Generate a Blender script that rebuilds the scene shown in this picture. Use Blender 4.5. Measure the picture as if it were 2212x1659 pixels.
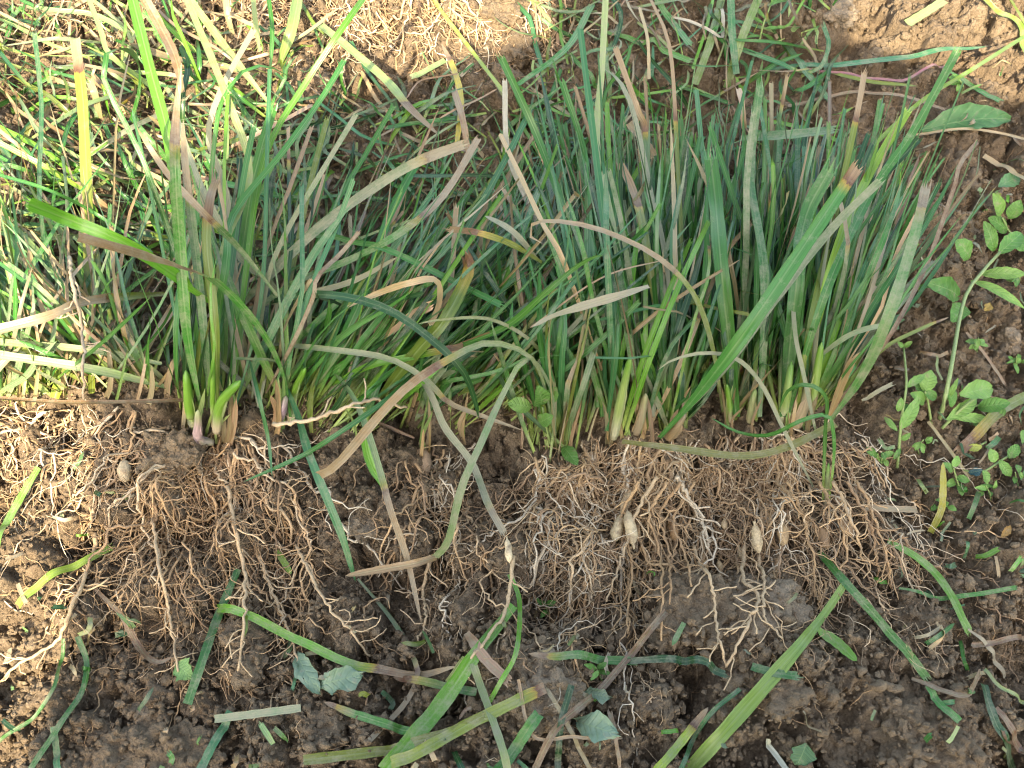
import bpy, bmesh, math, random
import numpy as np
from mathutils import Vector, Matrix, noise as mnoise

R = random.Random(7)
rng = np.random.default_rng(11)
for o in list(bpy.data.objects): bpy.data.objects.remove(o)
scene = bpy.context.scene
COL = scene.collection

# ------------------------------------------------------------------ camera, sky, sun, exposure
PITCH = math.radians(62); HF = math.radians(26); DIST = 0.92
CAM = np.array([0.0, -DIST*math.cos(PITCH), DIST*math.sin(PITCH)])
cam = bpy.data.cameras.new('camera'); cam_ob = bpy.data.objects.new('camera', cam); COL.objects.link(cam_ob)
cam_ob.location = CAM; cam_ob.rotation_euler = (math.pi/2-PITCH, 0, 0)
cam.sensor_width = 36; cam.angle = 2*HF; cam.clip_start = 0.02; cam.clip_end = 200
cam.dof.use_dof = True; cam.dof.focus_distance = 0.90; cam.dof.aperture_fstop = 48.0
scene.camera = cam_ob; scene.cycles.filter_width = 1.2
SUN_EL = math.radians(43); SUN_AZ = math.radians(8)       # light travels to +y and a little to +x
world = bpy.data.worlds.new('World'); scene.world = world; world.use_nodes = True
wn = world.node_tree.nodes; wl = world.node_tree.links; wn.clear()
sky = wn.new('ShaderNodeTexSky'); sky.sky_type = 'NISHITA'; sky.sun_disc = False
sky.sun_elevation = SUN_EL; sky.sun_rotation = math.pi + SUN_AZ
sky.air_density = 1.0; sky.dust_density = 2.5; sky.ozone_density = 1.0
bg = wn.new('ShaderNodeBackground'); bg.inputs[1].default_value = 0.15
wo = wn.new('ShaderNodeOutputWorld'); wl.new(sky.outputs[0], bg.inputs[0]); wl.new(bg.outputs[0], wo.inputs[0])
sun = bpy.data.lights.new('sun', 'SUN'); sun.energy = 2.5; sun.angle = math.radians(0.55); sun.color = (1, 0.93, 0.82)
sun_ob = bpy.data.objects.new('sun', sun); COL.objects.link(sun_ob)
LDIR = Vector((math.sin(SUN_AZ)*math.cos(SUN_EL), math.cos(SUN_AZ)*math.cos(SUN_EL), -math.sin(SUN_EL)))
sun_ob.rotation_euler = LDIR.to_track_quat('-Z', 'Y').to_euler(); sun_ob.location = (-0.3, -2.2, 2.2)
vs = scene.view_settings; vs.view_transform = 'Standard'; vs.look = 'None'; vs.gamma = 1; vs.use_curve_mapping = False
vs.exposure = 2.5
vs.use_white_balance = True; vs.white_balance_temperature = 7900; vs.white_balance_tint = 10

# ------------------------------------------------------------------ small numeric helpers
def smooth(a, b, x):
    t = np.clip((np.asarray(x, float)-a)/(b-a), 0, 1); return t*t*(3-2*t)
def nrm(v): return v/np.maximum(np.linalg.norm(v, axis=-1, keepdims=True), 1e-9)
class VNoise:
    """smooth value noise on a random lattice"""
    def __init__(s, seed, n=256): s.t = np.random.default_rng(seed).uniform(-1, 1, (n, n)); s.n = n
    def __call__(s, x, y):
        xi = np.floor(x).astype(int); yi = np.floor(y).astype(int); fx = x-xi; fy = y-yi
        fx = fx*fx*(3-2*fx); fy = fy*fy*(3-2*fy); n = s.n; a = s.t
        return ((a[xi % n, yi % n]*(1-fx)+a[(xi+1) % n, yi % n]*fx)*(1-fy)
                + (a[xi % n, (yi+1) % n]*(1-fx)+a[(xi+1) % n, (yi+1) % n]*fx)*fy)
def domes(x, y, cell, seed, fill=0.8, flat=0.7):
    """crumbs: highest of randomly sized round caps, one per jittered cell"""
    g = np.random.default_rng(seed); n = 128
    jx, jy, rr, zz = g.uniform(0.05, .95, (n, n)), g.uniform(.05, .95, (n, n)), g.uniform(.38, .85, (n, n)), g.uniform(-.25, .2, (n, n))
    kp = g.uniform(0, 1, (n, n)) < fill; th = g.uniform(0, 6.28, (n, n)); tx, ty = g.normal(0, .38, (n, n)), g.normal(0, .38, (n, n))
    rr = np.where(kp, rr, .25)
    X = x/cell; Y = y/cell; xi = np.floor(X).astype(int); yi = np.floor(Y).astype(int)
    best = np.full(x.shape, -0.28)
    for dx in (-1, 0, 1):
        for dy in (-1, 0, 1):
            a = (xi+dx) % n; b = (yi+dy) % n
            ex, ey = X-(xi+dx+jx[a, b]), Y-(yi+dy+jy[a, b]); ct, st = np.cos(th[a, b]), np.sin(th[a, b]); u = ex*ct+ey*st; v = ey*ct-ex*st
            hx = np.maximum(np.abs(u), np.maximum(np.abs(.5*u+.87*v), np.abs(.5*u-.87*v)))
            d2 = .45*(ex*ex+ey*ey)+.55*hx*hx
            r = rr[a, b]
            h = np.minimum(np.sqrt(np.maximum(r*r-d2, 0)), r*.8+ex*tx[a, b]+ey*ty[a, b])*flat*(1+zz[a, b])
            best = np.maximum(best, np.where(d2 < r*r, h, -0.28))
    return best*cell

# ------------------------------------------------------------------ pixel <-> place (survey of the photograph, 2212 x 1659)
PW, PH = 2212., 1659.
Fv = np.array([0, math.cos(PITCH), -math.sin(PITCH)]); Uv = np.array([0, math.sin(PITCH), math.cos(PITCH)]); Rv = np.array([1., 0, 0])
def flat(px, py, h=0.):
    k = math.tan(HF)/(PW/2)
    d = Fv+Rv*((px-PW/2)*k)+Uv*(-(py-PH/2)*k)
    return CAM+d*((h-CAM[2])/d[2])
# coarse ground shape
B0 = flat(1106, 915)[1]; F0 = flat(600, -60)[1]
nA, nB, nC, nD = VNoise(1), VNoise(2), VNoise(3), VNoise(4)
def coarse(x, y):
    z = 0.010*nA(x*5.1+7, y*5.1+3)+0.006*nB(x*13+1, y*13+9)
    z = z+0.045*np.exp(-((y-B0-0.035)/0.075)**2)*(1-smooth(.33, .46, x))
    z = z+0.045*np.exp(-((y-F0-0.02)/0.08)**2)*(1-smooth(-.05, .1, x))
    return z
# dense part of the ground sheet
GX0, GX1, GY0, GY1, GS = -0.74, 0.74, -0.48, 0.80, 0.0019
gx = np.arange(GX0, GX1, GS); gy = np.arange(GY0, GY1, GS)
def soil_height(X, Y):
    wx = X+0.004*nC(X*90, Y*90)+0.0015*nD(X*300, Y*300); wy = Y+0.004*nD(X*95+5, Y*95)+0.0015*nC(X*310, Y*310)
    z = coarse(X, Y)
    big = nA(X*7+31, Y*7+11)*.5+.5
    z = z+domes(wx, wy, .060, 21, .6, .50)*smooth(.25, .7, big)
    z = z+domes(wx+.3, wy+.1, .026, 22, .68, .74)
    z = z+domes(wx+.1, wy+.7, .0125, 23, .72, .80)
    z = z+domes(wx+.9, wy+.4, .0062, 24, .75, .80)
    z = z+domes(wx+.2, wy+.8, .0036, 25, .75, .6)+0.0010*nB(X*420, Y*420)+0.0008*nA(X*800, Y*800)
    return z-0.016
XX, YY = np.meshgrid(gx, gy, indexing='ij')
ZZ = soil_height(XX, YY)
# softened copy for resting things on
def boxblur(a, r):
    for ax in (0, 1):
        c = np.cumsum(np.concatenate([np.repeat(np.take(a, [0], ax), r+1, ax), a, np.repeat(np.take(a, [-1], ax), r, ax)], ax), axis=ax)
        n = a.shape[ax]
        a = (np.take(c, range(2*r+1, 2*r+1+n), ax)-np.take(c, range(0, n), ax))/(2*r+1)
    return a
ZS = boxblur(ZZ, 4)
def maxfilt(a, r):
    for ax in (0, 1):
        b = a.copy()
        for k in range(-r, r+1): b = np.maximum(b, np.roll(a, k, ax))
        a = b
    return a
ZT = maxfilt(ZZ, 2)           # tops of the crumbs, later of the clods too
def _samp(Zm, x, y):
    fx = np.clip((np.asarray(x)-GX0)/GS, 0, len(gx)-2.001); fy = np.clip((np.asarray(y)-GY0)/GS, 0, len(gy)-2.001)
    i = fx.astype(int); j = fy.astype(int); a = fx-i; b = fy-j
    return (Zm[i, j]*(1-a)+Zm[i+1, j]*a)*(1-b)+(Zm[i, j+1]*(1-a)+Zm[i+1, j+1]*a)*b
def G(x, y): return _samp(ZS, x, y)
def GF(x, y): return _samp(ZZ, x, y)
def P(px, py, h=0.):
    """the point h metres above the soil seen at that place of the photograph"""
    z = h
    for _ in range(4):
        p = flat(px, py, z); z = float(G(p[0], p[1]))+h
    return flat(px, py, z)

# ------------------------------------------------------------------ materials
def new_mat(name):
    m = bpy.data.materials.new(name); m.use_nodes = True; m.node_tree.nodes.clear(); return m, m.node_tree.nodes, m.node_tree.links
def N(ns, t, **kw):
    n = ns.new(t)
    for k, v in kw.items():
        if k == 'inp':
            for a, b in v.items(): n.inputs[a].default_value = b
        else: setattr(n, k, v)
    return n
def mathn(ns, ls, op, a, b=None, c=None):
    n = ns.new('ShaderNodeMath'); n.operation = op
    for i, v in enumerate((a, b, c)):
        if v is None: continue
        if isinstance(v, (int, float)): n.inputs[i].default_value = v
        else: ls.new(v, n.inputs[i])
    return n.outputs[0]
def mixc(ns, ls, f, a, b, mode='MIX'):
    n = ns.new('ShaderNodeMix'); n.data_type = 'RGBA'; n.blend_type = mode
    for s, v in ((n.inputs[0], f), (n.inputs[6], a), (n.inputs[7], b)):
        if isinstance(v, (int, float)): s.default_value = v
        elif isinstance(v, tuple): s.default_value = (*v, 1)
        else: ls.new(v, s)
    return n.outputs[2]
def ramp(ns, ls, fac, stops, interp='LINEAR'):
    n = ns.new('ShaderNodeValToRGB'); cr = n.color_ramp; cr.interpolation = interp
    while len(cr.elements) < len(stops): cr.elements.new(0.5)
    for e, (p, c) in zip(cr.elements, stops): e.position = p; e.color = c if len(c) == 4 else (*c, 1)
    ls.new(fac, n.inputs[0]); return n

def soil_material(name, tint=(1, 1, 1), rough=0.95):
    m, ns, ls = new_mat(name)
    geo = N(ns, 'ShaderNodeNewGeometry')
    n1 = N(ns, 'ShaderNodeTexNoise', inp={'Scale': 14., 'Detail': 4., 'Roughness': .6}); ls.new(geo.outputs['Position'], n1.inputs[0])
    n2 = N(ns, 'ShaderNodeTexNoise', inp={'Scale': 160., 'Detail': 6., 'Roughness': .7}); ls.new(geo.outputs['Position'], n2.inputs[0])
    n3 = N(ns, 'ShaderNodeTexNoise', inp={'Scale': 900., 'Detail': 4., 'Roughness': .7}); ls.new(geo.outputs['Position'], n3.inputs[0])
    v = N(ns, 'ShaderNodeTexVoronoi', inp={'Scale': 330.}); ls.new(geo.outputs['Position'], v.inputs['Vector'])
    c1 = ramp(ns, ls, n1.outputs[0], [(.3, (.190*tint[0], .138*tint[1], .087*tint[2])), (.7, (.275*tint[0], .206*tint[1], .132*tint[2]))])
    c2 = ramp(ns, ls, n2.outputs[0], [(.28, (.62, .60, .57)), (.5, (1, 1, 1)), (.75, (1.28, 1.28, 1.25))])
    c = mixc(ns, ls, .85, c1.outputs[0], c2.outputs[0], 'MULTIPLY')
    c3 = ramp(ns, ls, n3.outputs[0], [(.3, (.72, .72, .72)), (.7, (1.25, 1.24, 1.2))])
    c = mixc(ns, ls, .7, c, c3.outputs[0], 'MULTIPLY')
    bs = N(ns, 'ShaderNodeBsdfPrincipled', inp={'Roughness': rough, 'Specular IOR Level': .25}); ls.new(c, bs.inputs['Base Color'])
    hgt = mathn(ns, ls, 'MULTIPLY_ADD', n2.outputs[0], 2.0, mathn(ns, ls, 'ADD', n3.outputs[0], mathn(ns, ls, 'MULTIPLY', v.outputs['Distance'], -.8)))
    bp = N(ns, 'ShaderNodeBump', inp={'Strength': 1., 'Distance': .0026}); ls.new(hgt, bp.inputs['Height']); ls.new(bp.outputs[0], bs.inputs['Normal'])
    out = N(ns, 'ShaderNodeOutputMaterial'); ls.new(bs.outputs[0], out.inputs[0]); return m
M_SOIL = soil_material('crumbly_soil')
M_CLOD = soil_material('clod_soil', (1.08, 1.08, 1.06))
M_STONE = soil_material('pale_clod', (1.35, 1.42, 1.5), .9)

def leaf_material():
    m, ns, ls = new_mat('grass_leaf')
    col = N(ns, 'ShaderNodeAttribute', attribute_name='Col'); bl = N(ns, 'ShaderNodeAttribute', attribute_name='bl')
    sx = N(ns, 'ShaderNodeSeparateXYZ'); ls.new(bl.outputs['Color'], sx.inputs[0])
    geo = N(ns, 'ShaderNodeNewGeometry')
    # parallel veins
    sn = mathn(ns, ls, 'SINE', mathn(ns, ls, 'MULTIPLY', sx.outputs[0], 11.))
    vein = mathn(ns, ls, 'MULTIPLY_ADD', sn, .5, .5)
    cv = N(ns, 'ShaderNodeCombineXYZ'); ls.new(mathn(ns, ls, 'MULTIPLY', sx.outputs[0], 4.5), cv.inputs[0]); ls.new(mathn(ns, ls, 'MULTIPLY', sx.outputs[1], 11.), cv.inputs[1])
    ls.new(mathn(ns, ls, 'MULTIPLY', sx.outputs[1], 3.), cv.inputs[2])
    streak = N(ns, 'ShaderNodeTexNoise', inp={'Scale': 2.0, 'Detail': 5., 'Roughness': .65}); ls.new(cv.outputs[0], streak.inputs[0])
    n1 = N(ns, 'ShaderNodeTexNoise', inp={'Scale': 95., 'Detail': 5., 'Roughness': .65}); ls.new(geo.outputs['Position'], n1.inputs[0])
    n2 = N(ns, 'ShaderNodeTexNoise', inp={'Scale': 520., 'Detail': 3., 'Roughness': .7}); ls.new(geo.outputs['Position'], n2.inputs[0])
    sr = ramp(ns, ls, streak.outputs[0], [(.3, (.66, .70, .58)), (.7, (1.32, 1.26, 1.15))])
    c = mixc(ns, ls, .8, col.outputs['Color'], sr.outputs[0], 'MULTIPLY')
    vr = ramp(ns, ls, vein, [(0, (.92, .93, .92)), (1, (1.05, 1.05, 1.04))])
    c = mixc(ns, ls, .75, c, vr.outputs[0], 'MULTIPLY')
    rib = N(ns, 'ShaderNodeMapRange', inp={1: .03, 2: .16, 3: .30, 4: 0.}); ls.new(mathn(ns, ls, 'ABSOLUTE', sx.outputs[0]), rib.inputs[0])
    c = mixc(ns, ls, rib.outputs[0], c, (.26, .34, .16))
    # withered end: green, yellow, dark line, straw
    dd = mathn(ns, ls, 'ADD', sx.outputs[2], mathn(ns, ls, 'MULTIPLY', mathn(ns, ls, 'SUBTRACT', n1.outputs[0], .5), .022))
    dd = mathn(ns, ls, 'ADD', dd, mathn(ns, ls, 'MULTIPLY', mathn(ns, ls, 'SUBTRACT', streak.outputs[0], .5), .026))
    fd = mathn(ns, ls, 'MULTIPLY_ADD', dd, 1/.07, .35)
    rd = ramp(ns, ls, fd, [(0, (.30, .26, .03, 0)), (.20, (.30, .26, .05, .65)), (.33, (.38, .25, .045, .9)), (.38, (.11, .050, .030, 1)),
                           (.46, (.15, .075, .045, 1)), (.62, (.26, .170, .100, 1)), (1, (.34, .245, .15, 1))])
    drk = mixc(ns, ls, bl.outputs['Alpha'], mixc(ns, ls, .5, (.085, .050, .030), rd.outputs[0]), rd.outputs[0])
    dry = mixc(ns, ls, .8, drk, sr.outputs[0], 'MULTIPLY'); dry = mixc(ns, ls, .8, dry, vr.outputs[0], 'MULTIPLY')
    c = mixc(ns, ls, rd.outputs[1], c, dry)
    # dried mud film
    dm = mathn(ns, ls, 'ADD', mathn(ns, ls, 'MULTIPLY', n1.outputs[0], 1.2), mathn(ns, ls, 'MULTIPLY', n2.outputs[0], .6))
    dm = mathn(ns, ls, 'ADD', dm, mathn(ns, ls, 'MULTIPLY', col.outputs['Alpha'], .75))
    dr = ramp(ns, ls, dm, [(0.98, (0, 0, 0)), (1.0, (1, 1, 1))])
    dr2 = N(ns, 'ShaderNodeMapRange', inp={1: 1.05, 2: 1.55, 3: 0., 4: .72}); ls.new(dm, dr2.inputs[0])
    c = mixc(ns, ls, dr2.outputs[0], c, (.31, .29, .205))
    bs = N(ns, 'ShaderNodeBsdfPrincipled', inp={'Specular IOR Level': .48})
    ls.new(c, bs.inputs['Base Color'])
    rr = N(ns, 'ShaderNodeMapRange', inp={1: 0., 2: .7, 3: .33, 4: .75}); ls.new(dr2.outputs[0], rr.inputs[0]); ls.new(rr.outputs[0], bs.inputs['Roughness'])
    bp = N(ns, 'ShaderNodeBump', inp={'Strength': .22, 'Distance': .0005}); ls.new(mathn(ns, ls, 'ADD', vein, n2.outputs[0]), bp.inputs['Height']); ls.new(bp.outputs[0], bs.inputs['Normal'])
    tr = N(ns, 'ShaderNodeBsdfTranslucent'); ls.new(mixc(ns, ls, 1., c, (1.0, 1.1, .62), 'MULTIPLY'), tr.inputs[0])
    mx = N(ns, 'ShaderNodeMixShader', inp={0: .20}); ls.new(bs.outputs[0], mx.inputs[1]); ls.new(tr.outputs[0], mx.inputs[2])
    out = N(ns, 'ShaderNodeOutputMaterial'); ls.new(mx.outputs[0], out.inputs[0]); return m
M_LEAF = leaf_material()

def root_material(name='root_bark', rough=.75, dirt=.55):
    m, ns, ls = new_mat(name)
    col = N(ns, 'ShaderNodeAttribute', attribute_name='Col'); geo = N(ns, 'ShaderNodeNewGeometry')
    n1 = N(ns, 'ShaderNodeTexNoise', inp={'Scale': 130., 'Detail': 5., 'Roughness': .65}); ls.new(geo.outputs['Position'], n1.inputs[0])
    n2 = N(ns, 'ShaderNodeTexNoise', inp={'Scale': 700., 'Detail': 3.}); ls.new(geo.outputs['Position'], n2.inputs[0])
    r2 = ramp(ns, ls, n2.outputs[0], [(.3, (.8, .78, .75)), (.7, (1.15, 1.15, 1.15))])
    c = mixc(ns, ls, .8, col.outputs['Color'], r2.outputs[0], 'MULTIPLY')
    f = N(ns, 'ShaderNodeMapRange', inp={1: .48, 2: .68, 3: 0., 4: dirt}); ls.new(n1.outputs[0], f.inputs[0])
    c = mixc(ns, ls, f.outputs[0], c, (.17, .115, .07))
    bs = N(ns, 'ShaderNodeBsdfPrincipled', inp={'Roughness': rough, 'Specular IOR Level': .3}); ls.new(c, bs.inputs['Base Color'])
    bp = N(ns, 'ShaderNodeBump', inp={'Strength': .5, 'Distance': .0006}); ls.new(n2.outputs[0], bp.inputs['Height']); ls.new(bp.outputs[0], bs.inputs['Normal'])
    out = N(ns, 'ShaderNodeOutputMaterial'); ls.new(bs.outputs[0], out.inputs[0]); return m
M_ROOT = root_material()
M_TUBER = root_material('tuber_skin', .65, .85)
M_SHOOT = root_material('shoot_skin', .4, .12)

def herb_material():
    m, ns, ls = new_mat('herb_leaf')
    col = N(ns, 'ShaderNodeAttribute', attribute_name='Col'); bl = N(ns, 'ShaderNodeAttribute', attribute_name='bl'); geo = N(ns, 'ShaderNodeNewGeometry')
    sx = N(ns, 'ShaderNodeSeparateXYZ'); ls.new(bl.outputs['Color'], sx.inputs[0])
    au = mathn(ns, ls, 'ABSOLUTE', sx.outputs[0])
    w = mathn(ns, ls, 'SINE', mathn(ns, ls, 'MULTIPLY', mathn(ns, ls, 'SUBTRACT', sx.outputs[1], mathn(ns, ls, 'MULTIPLY', au, .18)), 46.))
    vein = mathn(ns, ls, 'POWER', mathn(ns, ls, 'MULTIPLY_ADD', w, .5, .5), 6.)
    mid = mathn(ns, ls, 'LESS_THAN', au, .05)
    n1 = N(ns, 'ShaderNodeTexNoise', inp={'Scale': 150., 'Detail': 5.}); ls.new(geo.outputs['Position'], n1.inputs[0])
    r1 = ramp(ns, ls, n1.outputs[0], [(.3, (.75, .78, .7)), (.7, (1.2, 1.18, 1.2))])
    c = mixc(ns, ls, .8, col.outputs['Color'], r1.outputs[0], 'MULTIPLY')
    c = mixc(ns, ls, mathn(ns, ls, 'MULTIPLY', mathn(ns, ls, 'MAXIMUM', mathn(ns, ls, 'MULTIPLY', vein, .4), mid), .28), c, (.30, .42, .18))
    f = N(ns, 'ShaderNodeMapRange', inp={1: .58, 2: .75, 3: 0., 4: .6}); ls.new(n1.outputs[0], f.inputs[0])
    c = mixc(ns, ls, f.outputs[0], c, (.27, .22, .15))
    bs = N(ns, 'ShaderNodeBsdfPrincipled', inp={'Roughness': .5, 'Specular IOR Level': .45}); ls.new(c, bs.inputs['Base Color'])
    bp = N(ns, 'ShaderNodeBump', inp={'Strength': .5, 'Distance': .0008}); ls.new(mathn(ns, ls, 'SUBTRACT', n1.outputs[0], vein), bp.inputs['Height']); ls.new(bp.outputs[0], bs.inputs['Normal'])
    tr = N(ns, 'ShaderNodeBsdfTranslucent'); ls.new(c, tr.inputs[0])
    mx = N(ns, 'ShaderNodeMixShader', inp={0: .25}); ls.new(bs.outputs[0], mx.inputs[1]); ls.new(tr.outputs[0], mx.inputs[2])
    out = N(ns, 'ShaderNodeOutputMaterial'); ls.new(mx.outputs[0], out.inputs[0]); return m
M_HERB = herb_material()

# ------------------------------------------------------------------ object helpers
def mesh_from(name, V, F, mat, col=None, bl=None, smooth_shade=True):
    me = bpy.data.meshes.new(name); me.from_pydata([tuple(v) for v in V], [], F)
    if smooth_shade: me.polygons.foreach_set('use_smooth', np.ones(len(me.polygons), bool))
    if col is not None:
        a = me.attributes.new('Col', 'FLOAT_COLOR', 'POINT'); a.data.foreach_set('color', np.asarray(col, np.float32).ravel())
    if bl is not None:
        bl = np.asarray(bl, np.float32); bl = np.hstack([bl, np.ones((len(bl), 1), np.float32)]) if bl.shape[1] == 3 else bl
        a = me.attributes.new('bl', 'FLOAT_COLOR', 'POINT'); a.data.foreach_set('color', bl.ravel())
    me.materials.append(mat); me.update(); return me
def tag(o, label=None, cat=None, group=None, kind=None):
    if label: o['label'] = label
    if cat: o['category'] = cat
    if group: o['group'] = group
    if kind: o['kind'] = kind
    return o
def put(name, geo, mat, parent=None, label=None, kind=None):
    V, F, C, B = geo
    V = np.asarray(V, float)
    if parent is not None: loc = np.array(parent['_o'])
    else: loc = V[0].copy()
    o = bpy.data.objects.new(name, mesh_from(name, V-loc, F, mat, C, B)); COL.objects.link(o)
    if parent is not None: o.parent = parent
    else: o.location = loc
    if label: o['label'] = label
    if kind: o['kind'] = kind
    return o
ROOTS = []
def thing(name, loc, label, cat, group=None):
    o = bpy.data.objects.new(name, None); COL.objects.link(o); o.location = tuple(loc); o['_o'] = [float(v) for v in loc]
    o.empty_display_size = .01; tag(o, label, cat, group); ROOTS.append(o); return o
def join(gs):
    V, F, C, B = [], [], [], []; k = 0
    for v, f, c, b in gs:
        V.append(v); C.append(c); B.append(b); F += [tuple(i+k for i in q) for q in f]; k += len(v)
    return np.concatenate(V), F, np.concatenate(C), np.concatenate(B)

# ------------------------------------------------------------------ splines, blades, tubes
def spline(pts, n):
    p = np.asarray(pts, float)
    if len(p) == 2:
        t = np.linspace(0, 1, n+1)[:, None]; return p[0]*(1-t)+p[1]*t
    q = np.vstack([2*p[0]-p[1], p, 2*p[-1]-p[-2]]); out = []
    for i in range(1, len(q)-2):
        t = np.linspace(0, 1, 12, endpoint=False)[:, None]
        a, b, c, d = q[i-1], q[i], q[i+1], q[i+2]
        out.append(.5*((2*b)+(c-a)*t+(2*a-5*b+4*c-d)*t*t+(3*b-3*c+d-a)*t**3))
    out.append(p[-1:]); c = np.vstack(out)
    s = np.concatenate([[0], np.cumsum(np.linalg.norm(np.diff(c, axis=0), axis=1))])
    u = np.linspace(0, s[-1], n+1); return np.stack([np.interp(u, s, c[:, k]) for k in range(3)], 1)
def tangents(c):
    t = np.empty_like(c); t[1:-1] = c[2:]-c[:-2]; t[0] = c[1]-c[0]; t[-1] = c[-1]-c[-2]; return nrm(t)

# linear base colours of leaves
GREENS = {'green': (.038, .156, .030), 'dark': (.013, .062, .019), 'blue': (.043, .155, .060), 'bright': (.100, .260, .030), 'lime': (.19, .30, .045),
          'pale': (.21, .30, .11), 'grey': (.125, .20, .095), 'olive': (.13, .18, .035), 'yellow': (.38, .32, .06), 'straw': (.36, .27, .165),
          'tan': (.28, .200, .125), 'brown': (.15, .092, .050), 'purple': (.18, .112, .066), 'white': (.42, .40, .32)}
def jitc(c, k=.14):
    c = np.array(GREENS[c] if isinstance(c, str) else c); b = 1+R.uniform(-k, k)*1.4
    return np.clip(c*b*np.array([1+R.uniform(-k, k), 1, 1+R.uniform(-k, k)]), .005, .9)
def rest(c, clear=.0015):
    """lift a path where it would sink into crumbs or clods, keeping it smooth"""
    c = c.copy(); need = np.maximum(0, _samp(ZT, c[:, 0], c[:, 1])+clear-c[:, 2])
    n = len(need); m = np.array([need[max(0, i-1):i+2].max() for i in range(n)])
    k = np.array([.25, .5, .25]); mm = np.concatenate([m[:1], m, m[-1:]])
    c[:, 2] += np.maximum(np.convolve(mm, k, 'valid'), need); return c
def blade(pts, w, col='green', n=12, end='rag', roll=0., fold=.3, base=.5, twist=0., dry=None, dust=.0, pale=0., tipw=1., wav=.0, n0=(0, -.35, .95), belly=.35, lay=False, tone=None):
    """a grass leaf: folded strip along a path; end: rag (torn), cut, point; dry = metres of withered end"""
    c = spline(pts, n)
    if lay: c = rest(c)
    T = tangents(c); tone = R.uniform(.45, 1) if tone is None else tone; bs = R.uniform(.6, 3.2)
    L = np.concatenate([[0], np.cumsum(np.linalg.norm(np.diff(c, axis=0), axis=1))]); ln = L[-1]; t = L/ln
    S = np.cross(T, np.array(n0)[None]); bad = np.linalg.norm(S, axis=1) < .08; S[bad] = [1, 0, 0]; S = nrm(S)
    for i in range(1, len(S)):
        if np.dot(S[i], S[i-1]) < 0: S[i] = -S[i]
    Nn = np.cross(S, T)
    ang = roll+twist*t+wav*np.sin(t*7+R.uniform(0, 6))
    S, Nn = S*np.cos(ang)[:, None]+Nn*np.sin(ang)[:, None], Nn*np.cos(ang)[:, None]-S*np.sin(ang)[:, None]
    ww = w*(base+(1-base)*smooth(0, belly, t))*(1+(tipw-1)*smooth(.4, 1, t))
    if end in ('taper', 'trag'): ww = ww*(1-.8*smooth(.35, 1, t))
    if end == 'trag': end = 'rag'
    if end == 'point': ww = ww*np.sqrt(np.clip(1-((t-.55)/.45).clip(0)**2.2, .0004, 1))
    ww = ww*(1+.05*np.sin(t*31+R.uniform(0, 6)))
    fo = fold*(1-.55*smooth(.0, .6, t))
    V, C, B = [], [], []
    base_c = jitc(col); ddry = ln-(dry or 0)
    s0 = R.uniform(0, 50)
    us = (-1, 0, 1) if w < .0085 else (-1, -.5, 0, .5, 1)
    k = len(us)
    pc = np.array((.36, .44, .13))
    for i in range(n+1):
        f = float(pale*.9*(1-smooth(0.03, .26, t[i])))
        cc = base_c*(1-f)+pc*f
        for u in us:
            V.append(c[i]+S[i]*u*ww[i]/2+Nn[i]*(abs(u)**1.3*ww[i]/2*fo[i]))
            C.append((*cc, dust)); B.append((u, L[i]+s0, (L[i]-ddry)*bs if dry else -1., tone))
    F = [(i*k+j, i*k+j+1, (i+1)*k+j+1, (i+1)*k+j) for i in range(n) for j in range(k-1)]
    if end in ('rag', 'fibre'):
        K = 4 if w < .008 else 7
        for q in range(K):
            u0 = -1+2*q/K; u1 = -1+2*(q+1)/K
            ll = (R.uniform(.1, .9) if end == 'rag' else R.uniform(.4, 2.0))*max(w, .004)
            a = len(V)
            for u, s in ((u0, 0), (u1, 0), ((u0+u1)/2+R.uniform(-.25, .25), 1)):
                V.append(c[-1]-T[-1]*(.0005 if s == 0 else 0)+S[-1]*u*ww[-1]/2+T[-1]*ll*s+Nn[-1]*(abs(u)*ww[-1]/2*fo[-1]+s*R.uniform(-.5, .7)*ll))
                C.append((*(base_c*1.25+.02), dust)); B.append((u, L[-1]+s0+ll*s, (L[-1]-ddry+ll*s)*bs if dry else -1., tone))
            F.append((a, a+1, a+2))
    return np.array(V), F, np.array(C), np.array(B)

def tube(c, rad, col, k=5, cap=True):
    c = np.asarray(c, float); T = tangents(c); n = len(c); rad = np.broadcast_to(rad, (n,))
    ref = np.array([.13, .2, .97]); S = np.cross(T, ref); S[np.linalg.norm(S, axis=1) < .05] = [1, 0, 0]; S = nrm(S); U = np.cross(S, T)
    a = np.arange(k)*2*math.pi/k
    V = (c[:, None]+(S[:, None]*np.cos(a)[None, :, None]+U[:, None]*np.sin(a)[None, :, None])*rad[:, None, None]).reshape(-1, 3)
    F = [(i*k+j, i*k+(j+1) % k, (i+1)*k+(j+1) % k, (i+1)*k+j) for i in range(n-1) for j in range(k)]
    if cap: F.append(tuple(range((n-1)*k, n*k))); F.append(tuple(reversed(range(k))))
    col = np.asarray(col, float)
    if col.ndim == 1: col = np.tile(col, (n, 1))
    C = np.concatenate([np.repeat(col, k, 0), np.ones((n*k, 1))], 1)
    return V, F, C, np.zeros((n*k, 3))

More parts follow.
